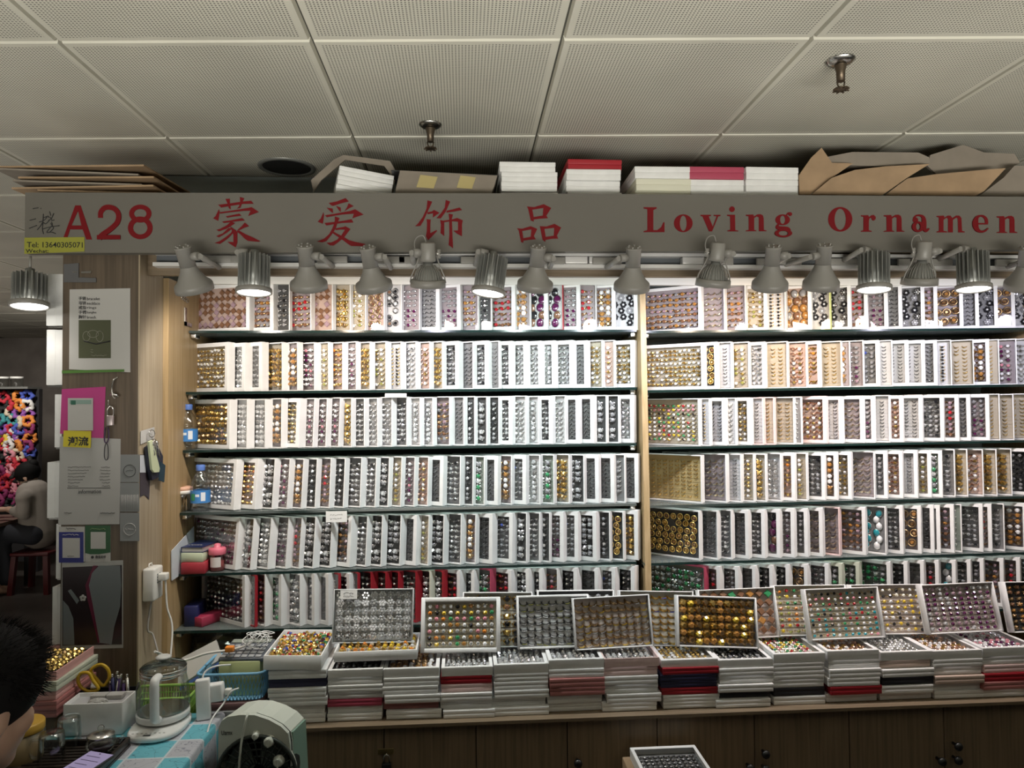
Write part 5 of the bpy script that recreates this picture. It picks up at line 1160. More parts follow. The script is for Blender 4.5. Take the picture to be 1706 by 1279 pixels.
crumpled('plastic_bag', 'crumpled clear plastic bag in the corner of the lowest shelf', (XI+.135, 2.60, z6), .055, (.8, .7, 1), M_BAG, 2)
# ---------------------------------------------------------------- table with tea things
ZT = .75
tb = thing('side_table', 'small table under the blue patterned tablecloth', 'table', (-1.35, 1.74, 0))
MB().rbox((-2.05, 1.45, ZT-.030), (-.672, 2.068, ZT-.0032), M_WOODX, .003).build('tabletop', tb, True)
for x in (-2.0, -.72):
    for y in (1.50, 2.0): MB().box((x-.02, y-.02, 0), (x+.02, y+.02, ZT-.0305), M_WOOD).build('leg', tb, True)
def cloth_mat():
    m = mat('patchwork_cloth', (.5, .7, .75), .35); nt = m.node_tree; L = nt.links.new; b = nt.nodes['Principled BSDF']
    tc = nt.nodes.new('ShaderNodeTexCoord'); mp = nt.nodes.new('ShaderNodeMapping'); mp.inputs['Scale'].default_value = (11, 11, 11)
    ck = nt.nodes.new('ShaderNodeTexChecker'); ck.inputs['Scale'].default_value = 1; ck.inputs[1].default_value = (.16, .50, .60, 1); ck.inputs[2].default_value = (.50, .50, .55, 1)
    vo = nt.nodes.new('ShaderNodeTexNoise'); vo.inputs['Scale'].default_value = 3.5; vo.inputs['Detail'].default_value = 1
    r2 = nt.nodes.new('ShaderNodeValToRGB'); e = r2.color_ramp.elements; e[0].position = .485; e[0].color = (1, 1, 1, 1); e[1].position = .50; e[1].color = (.18, .2, .3, 1); e2 = r2.color_ramp.elements.new(.515); e2.color = (1, 1, 1, 1)
    mx = nt.nodes.new('ShaderNodeMix'); mx.data_type = 'RGBA'; mx.blend_type = 'MULTIPLY'; mx.inputs[0].default_value = .8
    br_ = nt.nodes.new('ShaderNodeTexBrick'); br_.offset = 0; br_.inputs['Scale'].default_value = 1; br_.inputs['Brick Width'].default_value = 1; br_.inputs['Row Height'].default_value = 1; br_.inputs['Mortar Size'].default_value = .03
    br_.inputs['Color1'].default_value = (0, 0, 0, 1); br_.inputs['Color2'].default_value = (0, 0, 0, 1); br_.inputs['Mortar'].default_value = (1, 1, 1, 1)
    m2 = nt.nodes.new('ShaderNodeMix'); m2.data_type = 'RGBA'; m2.inputs[7].default_value = (.62, .68, .72, 1)
    L(tc.outputs['Object'], mp.inputs[0]); L(mp.outputs[0], ck.inputs[0]); L(mp.outputs[0], vo.inputs['Vector']); L(mp.outputs[0], br_.inputs[0]); L(vo.outputs['Fac'], r2.inputs[0])
    L(ck.outputs[0], mx.inputs[6]); L(r2.outputs[0], mx.inputs[7]); L(mx.outputs[2], m2.inputs[6]); L(br_.outputs['Color'], m2.inputs[0]); L(m2.outputs[2], b.inputs['Base Color']); return m
M_CLOTH = cloth_mat()
cl = MB(); ys = [1.44 + (2.071-1.44)*i/24 for i in range(25)]
prof = lambda y: [(-2.06, ZT), (-.675, ZT), (-.669, ZT-.001), (-.665, ZT-.006), (-.664-.003*sin(y*60), ZT-.05), (-.660-.008*sin(y*42), ZT-.13)]
cl.grid([[V((x, y, z)) for x, z in prof(y)] for y in ys], M_CLOTH, False)
o = cl.build('tablecloth'); sm_ = o.modifiers.new('thick', 'SOLIDIFY'); sm_.thickness = .0015; sm_.offset = -1; tag(o, 'blue and grey patchwork tablecloth hanging over the table edge', 'tablecloth')
# electric glass kettle on its white base
kx, ky = -.803, 2.002
kb = thing('kettle_base', 'white oval heating base under the glass kettle', 'kettle base', (-.800, 1.976, ZT+.0012))
b = MB(); n = 40
b.grid([[V((rx*abs(cos(a))**.8*(1 if cos(a) > 0 else -1), ry*abs(sin(a))**.8*(1 if sin(a) > 0 else -1), z)) for a in [2*pi*i/n for i in range(n)]] for rx, ry, z in ((.060, .080, 0), (.068, .089, .004), (.069, .090, .012), (.065, .086, .017))], M_WHITE, cap0=True, cap1=True); b.build('body', kb)
MB().lathe([(.050, .0172), (.050, .0200)], mat('kettle_plate', (.45, .45, .43), .4), 28, Matrix.Translation((kx+.800, ky-1.976, 0))).build('heating_plate', kb)
MB().box((-.012, -.079, .0171), (.006, -.071, .0176), M_DARK).build('display', kb)
bt = MB()
for q in range(8): bt.box((-.045+q*.011, -.064, .0171), (-.040+q*.011, -.0615, .0174), M_GREYMETAL)
bt.build('buttons', kb)
kt = thing('glass_kettle', 'glass electric kettle with white handle and domed lid', 'kettle', (kx, ky, ZT+.0216)); kt.scale = (1, 1, .86)
MB().lathe([(.058, 0), (.066, .006), (.066, .020), (.064, .024)], M_WHITE, 36).build('bottom', kt)
MB().lathe([(.0635, .0245), (.0655, .030), (.0655, .040), (.063, .090), (.056, .132)], M_JAR, 36, cap0=False, cap1=False).build('glass_body', kt)
MB().lathe([(.0625, .0260), (.0625, .0275)], mat('steel_plate', (.35, .40, .38), .2, .8), 36).build('heating_floor', kt)
MB().lathe([(.0565, .1325), (.0575, .134), (.0575, .141), (.0555, .142), (.0575, .143), (.0575, .152), (.0560, .153)], M_STEEL, 36, cap0=False, cap1=False).build('steel_collar', kt)
MB().lathe([(.0565, .1535), (.058, .155), (.050, .163), (.030, .170), (.018, .1715)], clear('smoked_glass', (.62, .66, .65), .14, .03), 36, cap0=False, cap1=True).build('lid', kt)
MB().lathe([(.010, .172), (.012, .176), (.019, .181), (.020, .185), (.014, .189)], mat('lid_knob_grey', (.62, .62, .60), .35), 24).build('lid_knob', kt)
hd = MB(); hd.tube(bez([V((.010, -.058, .147)), V((.012, -.078, .148)), V((.013, -.088, .138)), V((.014, -.090, .09)), V((.014, -.089, .045)), V((.013, -.080, .030)), V((.012, -.066, .024))], 8), [.0115]*49, M_WHITE, 12); hd.build('handle', kt)
# tissue box
xa, xb, ya, yb = -1.034, -.886, 1.952, 2.030; z1 = ZT+.083
tx = thing('tissue_box', 'white square storage box with folded tissues on top', 'box', ((xa+xb)/2, (ya+yb)/2, ZT+.001))
b = MB(); w = .004; hx, hy, h = (xb-xa)/2, (yb-ya)/2, .082
for p_, q_ in (((-hx, -hy, 0), (hx, -hy+w, h)), ((-hx, hy-w, 0), (hx, hy, h)), ((-hx, -hy+w, 0), (-hx+w, hy-w, h)), ((hx-w, -hy+w, 0), (hx, hy-w, h))): b.rbox(p_, q_, M_WHITE, .0018, 2)
b.build('box', tx)
MB().box((-hx+w, -hy+w, .060), (hx-w, hy-w, .072), mat('box_insert', (.45, .45, .46), .5)).build('insert', tx)
t2 = thing('tissue_pack', 'bundle of folded white papers lying in the storage box', 'paper', ((xa+xb)/2+.012, (ya+yb)/2+.018, ZT+.0735))
MB().rbox((-.042, -.012, 0), (.040, .012, .012), M_PAPER, .002).build('papers', t2); MB().box((-.002, -.0125, -.0003), (.0, .0125, .0124), M_GREYMETAL).build('band', t2)
crumpled('tissue', 'crumpled white tissue in the storage box', ((xa+xb)/2+.005, (ya+yb)/2-.022, ZT+.0732), .018, (1.3, .7, .5), M_PAPER, 9, 'tissue')
# pen holder, pens, scissors behind it
ph = thing('pen_holder', 'dark pen holder behind the white storage box', 'pen holder', (-.965, 2.050, ZT+.001))
b = MB()
for p_, q_ in (((-.075, -.0175, 0), (.075, -.0155, .080)), ((-.075, .0155, 0), (.075, .0175, .080)), ((-.075, -.0155, 0), (-.073, .0155, .080)), ((.073, -.0155, 0), (.075, .0155, .080)), ((-.073, -.0155, 0), (.073, .0155, .003))): b.box(p_, q_, M_DARK)
b.build('box', ph)
R = random.Random(12); pc_ = [mat('pen_navy', (.02, .02, .09), .35), M_DARK, mat('pen_violet', (.05, .02, .10), .35), M_STEEL]
for q in range(12):
    x, y = -.965+.030+R.uniform(-.035, .032), 2.050+R.uniform(-.009, .009); l = R.uniform(.085, .112); dx, dy = R.uniform(-.008, .020), R.uniform(-.003, .003)
    t = thing('pen', f"{['navy', 'black', 'violet', 'steel'][q % 4]} pen, {ORD[q//4]} {['navy', 'black', 'violet', 'steel'][q % 4]} one of those in the dark holder", 'pen', (x, y, ZT+.006), group='pens in the holder'); m = pc_[q % 4]
    MB().cyl((0, 0, 0), (dx, dy, l), .004, m, 8).build('barrel', t); MB().cyl((dx, dy, l), (dx*1.12, dy*1.12, l*1.1), .0028, M_STEEL, 8).build('cap', t)
sc_ = thing('scissors', 'yellow handled scissors standing in the dark pen holder', 'scissors', (-1.02, 2.05, ZT+.02)); M_SCI = mat('yellow_handle', (.52, .33, .015), .4)
Ys = 2.048; fp = lambda x, y, d=0: PY(x, y, Ys+d) - V((-1.02, 2.05, ZT+.02))
for lp, d in (([(176, 1140), (182, 1128), (180, 1115), (170, 1107), (158, 1110), (151, 1118), (160, 1130), (170, 1141)], .004), ([(130, 1128), (136, 1121), (148, 1121), (155, 1133), (164, 1147), (152, 1152), (138, 1147), (131, 1138)], -.006)):
    MB().tube([fp(x, y, d) for x, y in bez([(a, b_, 0) for a, b_ in lp+lp[:1]], 5)[:-1] for x, y in [(x, y)]] if False else [fp(v.x, v.y, d) for v in bez([(a, b_, 0) for a, b_ in lp+lp[:1]], 5)[:-1]], .0045, M_SCI, 8, True).build('finger_loop', sc_)
MB().hexa([V(p_) for p_ in ((-.004, -.001, -.012), (.004, -.001, -.012), (.004, .001, -.012), (-.004, .001, -.012), (.008, -.001, .085), (.024, -.001, .078), (.024, .001, .078), (.008, .001, .085))], M_STEEL).build('blade', sc_)
# pink ring boxes at the pillar foot
pk0 = PZ(92, 1196, .80); px_ = pk0.x; py_ = pk0.y
st_ = MB(); st_.rbox((px_-.15, py_+.012, ZT+.0012), (px_-.006, py_+.16, .7985), mat('brown_stand', (.11, .07, .04), .5), .003); tag(st_.build('wooden_block'), 'brown wooden block under the pile of pink boxes', 'block')
sk = [('pink', .023, 'topmost and open'), ('sage', .025, 'second down'), ('pink', .024, 'third down'), ('rose', .024, 'fourth down'), ('rose', .020, 'lowest')]
z = .7992; zs = []
for c_, h_, w_ in sk[::-1]:
    zs.append((c_, h_, w_, z)); z += h_+.0006
for i, (c_, h_, w_, z_) in enumerate(zs):
    M = Matrix.Translation((px_-.165+[0, .003, 0, .004, 0][i], py_, z_)) @ rotz(radians([2, 0, 1, -1, 1][i]))
    if i < 4:
        o = link('ring_box', flat_box(c_)); o.matrix_basis = M @ Matrix.Diagonal((1, .90, h_/BT, 1)); tag(o, f"{'pale green' if c_ == 'sage' else CW.get(c_, c_)} box, {w_} in the pile by the pillar foot", 'box', 'boxes piled by the pillar foot')
    else:
        t = thing('ring_case', 'pink open case of gold rings topping the pile by the pillar', 'ring case'); t.matrix_basis = M @ Matrix.Translation((0, 0, 0)) @ Matrix(((0, 0, 1, 0), (-.9, 0, 0, 0), (0, -h_/CT, 0, h_), (0, 0, 0, 1)))
        link('box', box_me('pink', .0028), t); r = link('ring_rows', _ins['gd'], t); r['kind'] = 'stuff'
tn_ = PZ(38, 1204, ZT+.095); t = thing('round_tin', 'round tin with a yellow lid beside the pink boxes', 'tin', (tn_.x, tn_.y, ZT+.0012))
MB().lathe([(.042, 0), (.043, .003), (.043, .075)], mat('tin_brown', (.22, .16, .08), .4), 28).build('body', t); MB().lathe([(.045, .0755), (.046, .077), (.046, .094), (.044, .097)], mat('tin_yellow', (.55, .33, .05), .4), 28).build('lid', t)
# tea tray with glasses, pot and phone
tt = thing('tea_tray', 'dark slatted tea tray at the front of the table', 'tray', (-.960, 1.69, ZT+.0012)); M_TRAY = mat('dark_tray', (.030, .022, .018), .35)
hx, hy = .125, .195; b = MB()
b.box((-hx, -hy, 0), (hx, hy, .006), M_TRAY)
for p_, q_ in (((-hx, -hy, .006), (hx, -hy+.008, .024)), ((-hx, hy-.008, .006), (hx, hy, .024)), ((-hx, -hy+.008, .006), (-hx+.008, hy-.008, .024)), ((hx-.008, -hy+.008, .006), (hx, hy-.008, .024))): b.rbox(p_, q_, M_TRAY, .003, 2)
b.build('tray', tt)
sl = MB()
for q in range(24): sl.box((-hx+.009, -hy+.011+q*.0153, .0062), (hx-.009, -hy+.020+q*.0153, .0125), M_TRAY)
sl.build('slats', tt)
ZY = ZT+.0012+.0128
def glass_cup(px, Y, r, h, label, handle):
    p_ = PZ(px, Y, ZY); x, Y = p_.x, p_.y; t = thing('glass_cup', label, 'glass', (x, Y, ZY), group='upturned glasses on the tea tray')
    MB().lathe([(r, 0), (r, .002), (r*.93, h*.9), (r*.86, h), (.001, h), (.001, h-.004), (r*.80, h-.004), (r*.87, h*.88), (r-.002, .002)], M_JAR, 28, cap0=False, cap1=False).build('cup', t)
    if handle: MB().tube(bez([V((-r*.95, 0, h*.75)), V((-r*1.6, 0, h*.72)), V((-r*1.85, 0, h*.42)), V((-r*1.5, 0, h*.16)), V((-r*.98, 0, h*.18))], 6), .0032, M_JAR, 8).build('handle', t)
glass_cup(86, 1268, .029, .068, 'upturned glass cup with handle, nearest the person', True)
glass_cup(115, 1240, .027, .068, 'taller upturned glass behind the handled cup', False)
glass_cup(58, 1249, .024, .055, 'small upturned glass at the far left of the tea tray', False)
p_ = PZ(168, 1252, ZY); t = thing('glass_teapot', 'small round glass teapot with a steel rimmed lid', 'teapot', (p_.x, p_.y, ZY)); t.scale = (.85, .85, .78)
MB().lathe([(.020, 0), (.032, .006), (.040, .020), (.040, .032), (.034, .046), (.030, .050)], M_JAR, 28, cap1=False).build('body', t)
MB().lathe([(.031, .0505), (.036, .052), (.034, .055), (.020, .060), (.004, .062)], M_STEEL, 28, cap0=False).build('lid', t)
MB().lathe([(.004, .0622), (.008, .068), (.0095, .075), (.006, .081), (.002, .083)], M_JAR, 16).build('lid_knob', t)
MB().lathe([(.018, .003), (.028, .010), (.032, .024), (.018, .028)], mat('tea', (.06, .035, .05), .3), 20).build('tea', t)
MB().tube(bez([V((.036, 0, .030)), V((.056, -.006, .036)), V((.064, -.008, .050))], 6), [.008]*6+[.005]*7, M_JAR, 8).build('spout', t)
a, b_ = PZ(152, 1243, .793), PZ(193, 1250, .793); u = (b_-a).normalized(); w_ = .072; yv = V((u.y, -u.x, 0)).normalized(); n_ = V((0, 0, 1)); 
t = thing('phone', 'phone with a lit lavender screen lying on the tea tray', 'phone', a)
M = Matrix(((u.x, -yv.x, 0, a.x), (u.y, -yv.y, 0, a.y), (0, 0, 1, ZY+.012), (0, 0, 0, 1))) @ Matrix.Rotation(radians(4), 4, 'X'); t.matrix_basis = M
MB().rbox((0, -.152, 0), (.072, 0, .008), M_DARK, .004).build('body', t)
m = MB(); m.box((.002, -.149, .0081), (.070, -.0025, .0084), mat('phone_screen', (.1, .1, .12), .2, emit=(.52, .42, .70), estr=.42)); m.build('screen', t)
pt = MB(); 
for q, (x0, x1) in enumerate(((.010, .05), (.010, .06), (.010, .045), (.010, .058), (.010, .06), (.010, .05), (.010, .06))): pt.box((x0, -.022-q*.016, .0085), (x1, -.020-q*.016, .0087), mat('screen_text', (.1, .08, .15), .4))
pt.build('screen_text', t); MB().lathe([(.0022, .0085), (.0022, .0087)], M_BLACK, 12, Matrix.Translation((.036, -.008, 0))).build('camera_hole', t)
# ---------------------------------------------------------------- clutter at the left end of the counter
zc = czx(-.7)+.0008
def lattice_basket(name, label, x0, x1, y0, y1, z0, h, m, dens, slot=False):
    c_ = V(((x0+x1)/2, (y0+y1)/2, z0)); t = thing(name, label, 'basket', c_); hx, hy = (x1-x0)/2, (y1-y0)/2; tp = .92
    rim = MB(); ring = [V((hx*cos(a) if False else 0, 0, 0)) for a in ()]
    def rr(sx, sy, r=.022, z=0, n=6):
        o = []
        for cx_, cy_, a0 in ((sx-r, sy-r, 0), (-sx+r, sy-r, pi/2), (-sx+r, -sy+r, pi), (sx-r, -sy+r, 3*pi/2)):
            for q in range(n+1): a = a0+pi/2*q/n; o.append(V((cx_+r*cos(a), cy_+r*sin(a), z)))
        return o
    rim.tube(rr(hx, hy, z=h), .0042, m, 8, True); rim.build('rim', t)
    bt = MB(); P0 = rr(hx*tp, hy*tp); bt.prism([[(p_.x, p_.y) for p_ in P0]], m, (0, 0, .002)); bt.build('bottom', t)
    lo, hi = rr(hx*tp, hy*tp, n=3), rr(hx, hy, z=h, n=3)
    def along(loop, s):
        n_ = len(loop); tot = [0]
        for i in range(n_): tot.append(tot[-1]+(loop[(i+1) % n_]-loop[i]).length)
        s = (s % 1)*tot[-1]
        for i in range(n_):
            if s <= tot[i+1]: return loop[i].lerp(loop[(i+1) % n_], (s-tot[i])/max(1e-9, tot[i+1]-tot[i]))
    wl = MB()
    for q in range(dens):
        s0 = q/dens
        if slot:
            wl.tube([along(lo, s0), along(hi, s0)], .0018, m, 4)
        else:
            for sg in (1, -1): wl.tube([along(lo, s0+sg*2.0/dens*f).lerp(along(hi, s0+sg*2.0/dens*f), f) for f in (0, .33, .66, 1)], .0011, m, 4)
    if slot:
        for f in (.18, .38, .58, .78): wl.tube([lo[i].lerp(hi[i], f) for i in range(len(lo))], .0022, m, 4, True)
    wl.build('lattice', t); return t
M_GB = mat('lime_plastic', (.36, .60, .12), .4); M_BB = mat('sky_plastic', (.20, .45, .66), .4)
lattice_basket('green_basket', 'lime green slotted plastic basket behind the kettle', -.945, -.765, 2.075, 2.175, zc, .088, M_GB, 70, True)
block('storage_box', 'grey flat box under the blue basket', 'box', -.741, -.572, 2.078, 2.27, zc, zc+.046, mat('grey_box', (.24, .25, .25), .45), 0, 'carton')
block('storage_box', 'dark red rimmed box between the grey box and blue basket', 'box', -.738, -.574, 2.084, 2.27, zc+.0464, zc+.066, mat('maroon_box', (.17, .09, .09), .45), 1, 'carton')
lattice_basket('blue_basket', 'sky blue lattice basket standing on the grey boxes', -.752, -.566, 2.092, 2.262, zc+.0668, .076, M_BB, 64)
block('green_tub', 'pale green plastic tub sitting in the blue basket', 'tub', -.700, -.585, 2.125, 2.235, zc+.070, zc+.166, mat('olive_plastic', (.38, .42, .20), .45), 0, 'tub')
ca = thing('calculator', 'grey desk calculator lying on the pale green tub', 'calculator', (-.640, 2.18, zc+.1664), (radians(9), 0, radians(-3)))
MB().rbox((-.062, -.05, .004), (.068, .065, .016), mat('calc_body', (.10, .11, .13), .35), .004).build('body', ca)
MB().box((-.055, .040, .0161), (.060, .060, .019), mat('calc_lcd', (.30, .33, .28), .2)).build('display', ca)
for r_ in range(4):
    for c_ in range(6):
        MB().rbox((-.058+c_*.020, -.046+r_*.020, .0162), (-.042+c_*.020, -.032+r_*.020, .0195), mat('calc_key', (.36, .37, .38), .4), .001, 1).build('key', ca)
# cables
cx0 = V((-.600, 2.165, zc+.195)); R = random.Random(8)
tg = thing('cable_tangle', 'loose coil of thin white cable heaped on the calculator', 'cable', cx0 - V((0, 0, .01)))
pts = []
for q in range(46):
    a = q*.62; rr_ = R.uniform(.018, .046); pts.append(V((rr_*cos(a)*1.1, rr_*sin(a)*.6, .012+.030*abs(sin(q*.37))+R.uniform(0, .010))))
MB().tube(bez(pts, 6), .0013, M_WHITE, 6).build('coil', tg)
pts = [V((.03*cos(q*.5)*(1+.2*sin(q)), -.01+.012*sin(q*.9), .025+.022*sin(q*.5))) for q in range(22)]
MB().tube(bez(pts, 6), .0012, M_WHITE, 6).build('coil', tg)
o = MB().rbox((-.012, -.009, 0), (.012, .009, .016), mat('orange_plug', (.80, .25, .03), .4), .003).build('orange_connector'); o.location = (-.672, 2.135, zc+.192); tag(o, 'small orange connector block beside the cable coil', 'connector')
wc = MB(); wc.tube(bez([PX(258, 1085, XI+.09), PY(300, 1100, 2.15), PY(345, 1088, 2.16), PY(385, 1082, 2.16), PY(410, 1075, 2.165), PY(420, 1068, 2.17)], 10), .0035, M_WHITE2, 8); tag(wc.build('white_cord'), 'thick white cord running from the pillar to the coil', 'cord')
ps = thing('power_strip', 'white power strip standing on end beside the blue basket', 'power strip', (-.706, 2.028, ZT+.0012), (radians(-4), radians(-3), radians(12)))
MB().rbox((-.018, -.012, 0), (.018, .012, .106), M_WHITE, .004).build('body', ps)
pa_ = thing('plug_adapter', 'white plug adapter block sticking out beside the blue basket', 'adapter', PY(361, 1168, 2.05))
MB().rbox((-.030, -.014, .002), (.022, .014, .050), M_WHITE, .005, M=Matrix.Rotation(radians(-6), 4, 'Y')).build('body', pa_); MB().rbox((.0225, -.008, .018), (.040, .008, .034), M_WHITE2, .003).build('plug', pa_)
wc = MB(); wc.tube(bez([PY(344, 1143, 2.05), PY(338, 1128, 2.06), PY(345, 1116, 2.07), PY(362, 1109, 2.08), PY(384, 1107, 2.12)], 10), .0024, M_WHITE, 7); tag(wc.build('white_cord'), 'white cord looping from the power strip over the blue basket', 'cord')
wc = MB(); wc.tube(bez([PY(398, 1146, 2.045), PY(385, 1152, 2.035), PY(372, 1172, 2.03), PY(352, 1200, 1.98), PY(341, 1240, 1.93), PY(332, 1290, 1.90)], 10), .0024, M_WHITE, 7); tag(wc.build('white_cord'), 'white cord hanging from the adapter past the tablecloth', 'cord')
# blue framed case leaning behind the baskets
a = PY(300, 1142, 2.20); t = thing('blue_folder', 'clear file case with a blue edge leaning behind the kettle', 'folder', a)
P4 = [PY(298, 1146, 2.20), PY(372, 1098, 2.22), PY(362, 1068, 2.34), PY(300, 1100, 2.34)]
nrm = (P4[1]-P4[0]).cross(P4[3]-P4[0]).normalized()*.006
m = MB(); m.hexa([p_ for p_ in P4]+[p_+nrm for p_ in P4], mat('file_paper', (.50, .50, .47), .35)); m.build('case', t, True)
m = MB(); e0, e1 = P4[0]-nrm*.5, P4[1]-nrm*.5; dz_ = V((0, -.004, -.006)); m.hexa([e0+dz_, e1+dz_, e1+dz_+V((0, .008, 0)), e0+dz_+V((0, .008, 0)), e0+V((0, -.002, .004)), e1+V((0, -.002, .004)), e1+V((0, .008, .004)), e0+V((0, .008, .004))], mat('blue_edge', (.10, .18, .52), .35)); m.build('blue_edge', t, True)
crumpled('plastic_bag', 'crumpled clear bag heaped under the lowest left shelf', (-.80, 2.52, zc), .10, (1.2, .7, 1.0), M_BAG, 5)
crumpled('brown_bag', 'dark brown crumpled bag in the corner under the shelves', (-.64, 2.58, zc), .10, (1.1, .7, 1.1), mat('brown_bag', (.09, .07, .055), .5), 6)
# ---------------------------------------------------------------- box fan
Yf = 1.86; O_ = PY(425, 1290, Yf); O_.z = .5
fn = thing('box_fan', 'pale grey-green box fan with round grille and knobs', 'fan', O_); M_FAN = mat('fan_shell', (.64, .67, .60), .38); M_FAN2 = mat('fan_side', (.23, .36, .29), .42)
oc = [(364, 1212), (369, 1201), (379, 1194), (400, 1190.5), (424, 1191), (448, 1199), (468, 1210), (480, 1222), (483, 1240)]
loop = [PY(x, y, Yf) for x, y in oc]; zb = .505; loop = [V((loop[0].x-.004, Yf, zb))] + loop + [V((loop[-1].x+.006, Yf, zb))]
lp2 = [(p_.x, p_.z) for p_ in loop]
gc = PY(428, 1290, Yf); gr = 62/1200*Yf
hole = [(gc.x+gr*cos(2*pi*q/36), gc.z+gr*sin(2*pi*q/36)) for q in range(36)]
m = MB(); m.prism([lp2, hole], M_FAN, (0, .014, 0), lambda x, z: V((x, Yf, z)))
# rounded shoulder behind the front panel
cxm = sum(p_[0] for p_ in lp2)/len(lp2)
rows = []
for d, s_ in ((.014, 1.0), (.020, .995), (.10, .985), (.108, .95)):
    rows.append([V((cxm+(x-cxm)*s_+d*.18, Yf+d, zb+(z-zb)*s_)) for x, z in lp2])
m.grid(rows[:1]+rows[2:], M_FAN, True, False, False, True); m.build('shell', fn, True)
sp_ = MB(); i0, i1 = len(lp2)-3, len(lp2)-1
a, b_ = V((lp2[-3][0]+.003, 0, lp2[-3][1]-.004)), V((lp2[-1][0]+.002, 0, zb+.004))
sp_.hexa([V((b_.x+.002, Yf+.018, b_.z)), V((b_.x+.006, Yf+.018, b_.z)), V((b_.x+.022, Yf+.10, b_.z)), V((b_.x+.018, Yf+.10, b_.z)), V((a.x+.001, Yf+.018, a.z)), V((a.x+.005, Yf+.018, a.z)), V((a.x+.019, Yf+.10, a.z-.004)), V((a.x+.015, Yf+.10, a.z-.004))], M_FAN2); sp_.build('side_panel', fn, True)
MB().lathe([(gr*.99, .012), (gr*.99, .05), (.001, .052)], mat('fan_inside', (.015, .018, .016), .6), 36, Matrix.Translation((gc.x, Yf, gc.z)) @ Matrix.Rotation(-pi/2, 4, 'X'), cap0=False, cap1=False).build('fan_cavity', fn, True)
for r0 in range(3):
    a0 = r0*2*pi/3; bl_ = MB(); bl_.grid([[V((gc.x+rr_*cos(a0+t_*1.5), Yf+.034-.014*t_, gc.z+rr_*sin(a0+t_*1.5))) for rr_ in (.016, .045, .072, .084)] for t_ in (0, .25, .5, .75, 1)], mat('fan_blade', (.20, .25, .22), .35), False); bl_.build('blade', fn, True)
M_GRL = mat('fan_grille', (.035, .045, .04), .4)
gl = MB()
gl.tube([V((gc.x+gr*cos(2*pi*q/40), Yf-.004, gc.z+gr*sin(2*pi*q/40))) for q in range(40)], .005, M_GRL, 8, True)
for k in range(4): gl.tube([V((gc.x+gr*(.28+.18*k)*cos(2*pi*q/36), Yf+.001, gc.z+gr*(.28+.18*k)*sin(2*pi*q/36))) for q in range(36)], .0022, M_GRL, 5, True)
for q in range(30):
    a = 2*pi*q/30; gl.tube([V((gc.x+gr*.26*cos(a), Yf, gc.z+gr*.26*sin(a))), V((gc.x+gr*.65*cos(a+.12), Yf-.002, gc.z+gr*.65*sin(a+.12))), V((gc.x+gr*cos(a+.2), Yf-.001, gc.z+gr*sin(a+.2)))], .0018, M_GRL, 4)
gl.build('grille', fn, True)
for (x, y, r_) in ((427, 1223, .0085), (449, 1233, .0125), (465, 1266, .0125)):
    p_ = PY(x, y, Yf); kn = MB(); kn.lathe([(r_*1.15, 0), (r_*1.15, .003), (r_, .004), (r_*.9, .014), (r_*.6, .016)], M_FAN, 20, Matrix.Translation(p_) @ Matrix.Rotation(pi/2, 4, 'X')); kn.box((p_.x-.0015, Yf-.019, p_.z-r_*.8), (p_.x+.0015, Yf-.0155, p_.z+r_*.8), M_FAN); kn.build('knob', fn, True)
put_text('Uarnx', 'lettering', fn, M_DARK, tM(369, 1224, Yf-.0002), .011, .027)
fc = MB(); fc.tube(bez([PY(420, 1180, Yf+.10) - V((0, 0, .03)), PY(415, 1190, Yf+.04) + V((0, 0, .004)), PY(411, 1194, Yf-.006), PY(404, 1225, Yf-.009), PY(400, 1255, Yf-.013), PY(397, 1300, Yf-.013)], 10), .003, M_FAN, 7); fc.build('cord', fn, True)
sf = thing('fan_stool', 'plain wooden stool holding the fan beside the table', 'stool', (O_.x, Yf+.05, 0))
MB().rbox((O_.x-.13, Yf-.06, .475), (O_.x+.15, Yf+.16, .5035), M_WOOD, .004).build('seat', sf, True)
for x in (-.11, .13):
    for y in (-.04, .14): MB().box((O_.x+x-.014, Yf+y-.014, 0), (O_.x+x+.014, Yf+y+.014, .4745), M_WOOD).build('leg', sf, True)
# case on a carton in front of the cabinets
a, b_ = PY(1066, 1266, 1.93), PY(1180, 1266, 1.93)
cz_ = PY(1120, 1278, 1.93).z; wq = b_.x-a.x
t = thing('floor_carton', 'cardboard carton on the floor before the counter', 'box', ((a.x+b_.x)/2, 1.98, 0)); MB().rbox((a.x-.02, 1.84, .0005), (b_.x+.02, 2.06, cz_-.03), M_CARDB, .003).build('carton', t, True)
t = thing('ring_case', 'white framed grey case lying low in front of the cabinet doors', 'ring case')
t.matrix_basis = Matrix.Translation((b_.x, 1.845, cz_-.0292+.0002)) @ Matrix(((wq/CL, 0, 0, 0), (0, 0, 1.22, 0), (0, -1, 0, CT), (0, 0, 0, 1)))
link('box', box_me('white', .011), t); link('window', _win[.011], t); r = link('ring_rows', _ins['gr'], t); r['kind'] = 'stuff'
